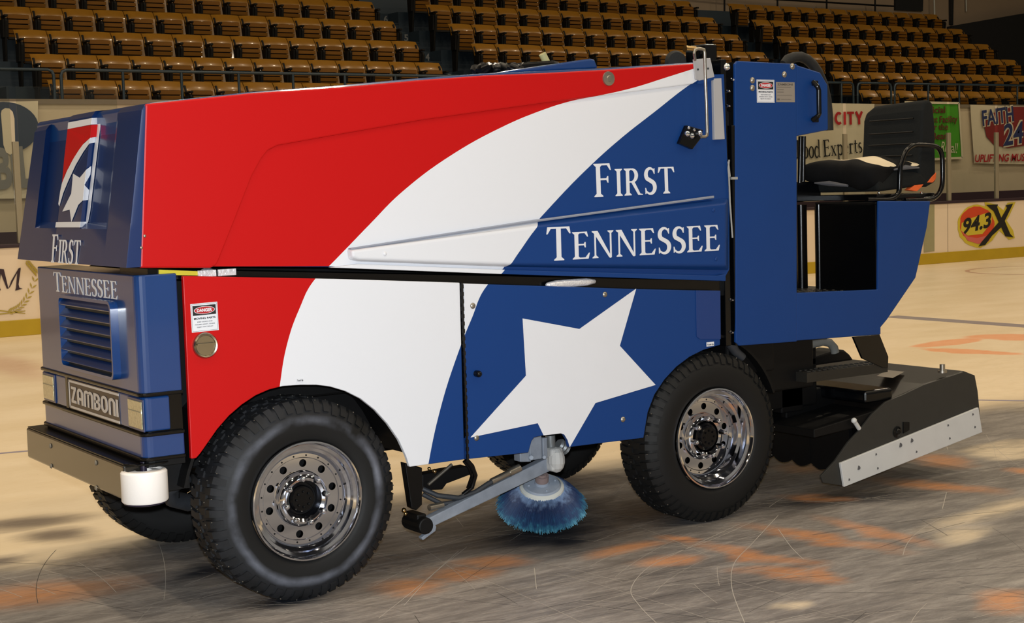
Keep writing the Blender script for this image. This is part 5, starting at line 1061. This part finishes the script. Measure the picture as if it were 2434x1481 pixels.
m = M(); m.tube([(jx0-0.055, 0.20, jz-0.075), (jx0-0.062, 0.32, jz-0.062), (jx0-0.066, 0.42, jz-0.058)], [0.006, 0.014, 0.004], 8); rel(m.obj('grey_band', JACKG, smooth='auto'), jk)
# ---- rear: step, bracket, hoses, conditioner
m = M(); a = onY(2046,800,0.04); m.prism(S([(2028,801),(2091,795),(2112,848),(2111,874),(2098,874),(2050,852)], 0.04), 0.04, 0.052); stp = P('step_bracket', m, BLACK, bevel=0.002)
m = M(); e0 = onY(1918,884,0.045); e1 = onY(2110,868,0.045); m.box(e0.x, e1.x, 0.045, 0.17, min(e0.z,e1.z)-0.035, min(e0.z,e1.z)+0.012)
zz_ = min(e0.z,e1.z)+0.012
for i in range(15):
    cx = e0.x+0.03+(e1.x-e0.x-0.06)*i/14
    for j in range(2): m.lathe([(0.010, 0), (0.012, 0.001), (0.011, 0.005), (0.007, 0.005)], (cx, 0.065+j*0.06, zz_), (0,0,1), 8)
P('step_board', m, mat('dark_step_board', (30, 28, 24), 0.5, noise=0.2))
m = M(); m.box(2.35, 3.1, 0.30, 1.05, 0.42, 0.80); m.box(2.5, 2.9, 0.12, 0.5, 0.55, 0.80); m.box(2.3, 2.6, 0.08, 1.2, 0.66, 0.98); P('rear_frame', m, BLACKM, bevel=0.01)
m = M(); m.tube([onY(1905,826,0.25), onY(1930,818,0.25), onY(1955,812,0.25), onY(1972,815,0.25), onY(1982,826,0.25), onY(1985,838,0.25)], 0.022, 12); P('rear_hose', m, mat('pale_grey_hose', (112, 112, 108), 0.5, noise=0.1), smooth='auto')
m = M(); m.cyl(onY(1900,824,0.25), onY(1922,818,0.25), 0.03, 14); P('hose_clamp', m, BRASS, smooth='auto')
m = M(); m.prism(S([(1910,856),(1990,830),(2008,832),(2020,842),(2030,856),(1920,872)], 0.3), 0.30, 0.44); P('lift_arm_cover', m, BLACKM, bevel=0.01)
# conditioner
CW = 1.34
pl = S([(1951,1132),(1957,1148),(2004,1155),(2330,1028),(2333,1020),(2324,929),(2317,892),(2291,884),(2196,915),(2150,937),(2105,956),(2073,985),(2049,1016),(2016,1052),(1985,1096)], 0.0)
m = M(); m.prism(pl, 0.0, 0.012); con = P('conditioner_side_plate', m, DARKGREY, bevel=0.002)
m = M(); m.prism(pl, CW, CW+0.012); P('conditioner_side_plate', m, DARKGREY)
m = M(); m.prism(S([(1994,1100),(2322,968),(2331,1027),(2003,1157)], -0.004), -0.016, -0.001); bl_ = P('white_runner', m, BLADE, con, bevel=0.003)
for p, r in (((2040,1112),0.011),((2139,1058),0.012),((2166,1047),0.011),((2018,1140),0.006),((2086,1113),0.006),((2178,1074),0.006),((2082,1080),0.006),((2253,1011),0.006),((2257,1042),0.006),((2312,985),0.006),((2317,1015),0.006)):
    m = M(); m.cyl(onY(p[0], p[1], -0.0175), onY(p[0], p[1], -0.012), r, 14); P('runner_bolt_hole', m, mat('bolt_recess', (66, 62, 60), 0.7), bl_)
m = M(); q = onY(2133,1027,-0.002); m.lathe([(0,-0.01),(0.012,-0.01),(0.018,-0.004),(0.03,-0.002),(0.03,0)], q, (0,1,0), 20); P('plate_bearing', m, BLACK, con, smooth='auto')
m = M(); m.prism(S([(2146,1003),(2160,1003),(2160,1022),(2146,1030)], -0.001), -0.006, 0.0); P('adjuster_slot', m, BLACK, con)
m = M(); m.cyl(onY(2030,1000,-0.01), onY(2042,1019,-0.002), 0.011, 12); m.ball(onY(2030,1000,-0.01), 0.015, 10); P('adjuster_bolt', m, BLADE, con, smooth='auto')
pz_ = S([(2073,985),(2110,952),(2196,913),(2291,882),(2317,892),(2324,929),(2330,1024),(2200,1078)], 0.012)
m = M(); m.prism(pz_, 0.012, CW); P('conditioner_housing', m, mat('scratched_black_deck', (24, 21, 19), 0.35, noise=0.5, nscale=9, spec=0.35), bevel=0.004)
c1 = onY(2118, 930, 0.02); m = M(); m.box(c1.x-0.19, c1.x+0.01, 0.014, CW, c1.z-0.045, c1.z+0.018); P('cross_channel', m, BLACK, bevel=0.018, seg=3)
c2 = onY(2080, 985, 0.012); m = M(); m.prism([(c2.x-0.42, c2.z-0.03), (c2.x-0.05, c2.z+0.012), (c2.x+0.22, c2.z+0.05), (c2.x+0.22, c2.z-0.03), (c2.x-0.42, c2.z-0.07)], 0.014, CW); P('blade_shelf', m, BLACKM, bevel=0.004)
m = M(); c3 = onY(2035, 1060, 0.1); nfl = 9
for i in range(nfl):
    y0 = 0.05+i*(CW-0.1)/nfl; y1 = 0.05+(i+1)*(CW-0.1)/nfl; pts_ = [(y0, c2.z), (y0, c3.z-0.10)]+[(y0+(y1-y0)*k/6, c3.z-0.10-0.03*math.sin(PI*k/6)) for k in range(1, 6)]+[(y1, c3.z-0.10), (y1, c2.z)]
    m.prism(pts_, c3.x-0.10+0.002*(i % 2), c3.x-0.08+0.002*(i % 2), 'x')
P('rubber_skirt', m, BLACKM)
m = M(); m.cyl((c3.x+0.06, 0.02, c3.z-0.02), (c3.x+0.06, CW, c3.z-0.02), 0.09, 20)
P('auger_tube', m, BLACKM, smooth='auto')
m = M(); q = onY(2240,882,0.03); m.cyl(q-Vector((0,0,0.01)), q+Vector((0,0,0.035)), 0.014, 12); m.cyl(q+Vector((0,0,-0.008)), q+Vector((0,0,0.004)), 0.024, 12); P('deck_bolt', m, STEEL, smooth='auto')
dz = onY(2110,885,0.25).z; q = onY(2110, 886, 0.3); m = M(); p4 = [onZ(2084,894,q.z), onZ(2108,880,q.z), onZ(2150,884,q.z), onZ(2122,899,q.z)]; m.add([v+Vector((0,0,0.001)) for v in p4], [(0,1,2,3)]); P('deck_label', m, SILVERL)
# lift links joining conditioner to the frame
m = M(); m.box(2.9, 3.25, 0.32, 0.36, 0.36, 0.50); m.box(2.9, 3.25, 1.0, 1.04, 0.36, 0.50); m.box(2.85, 3.0, 0.3, 1.1, 0.40, 0.62); P('lift_links', m, BLACKM, bevel=0.006)
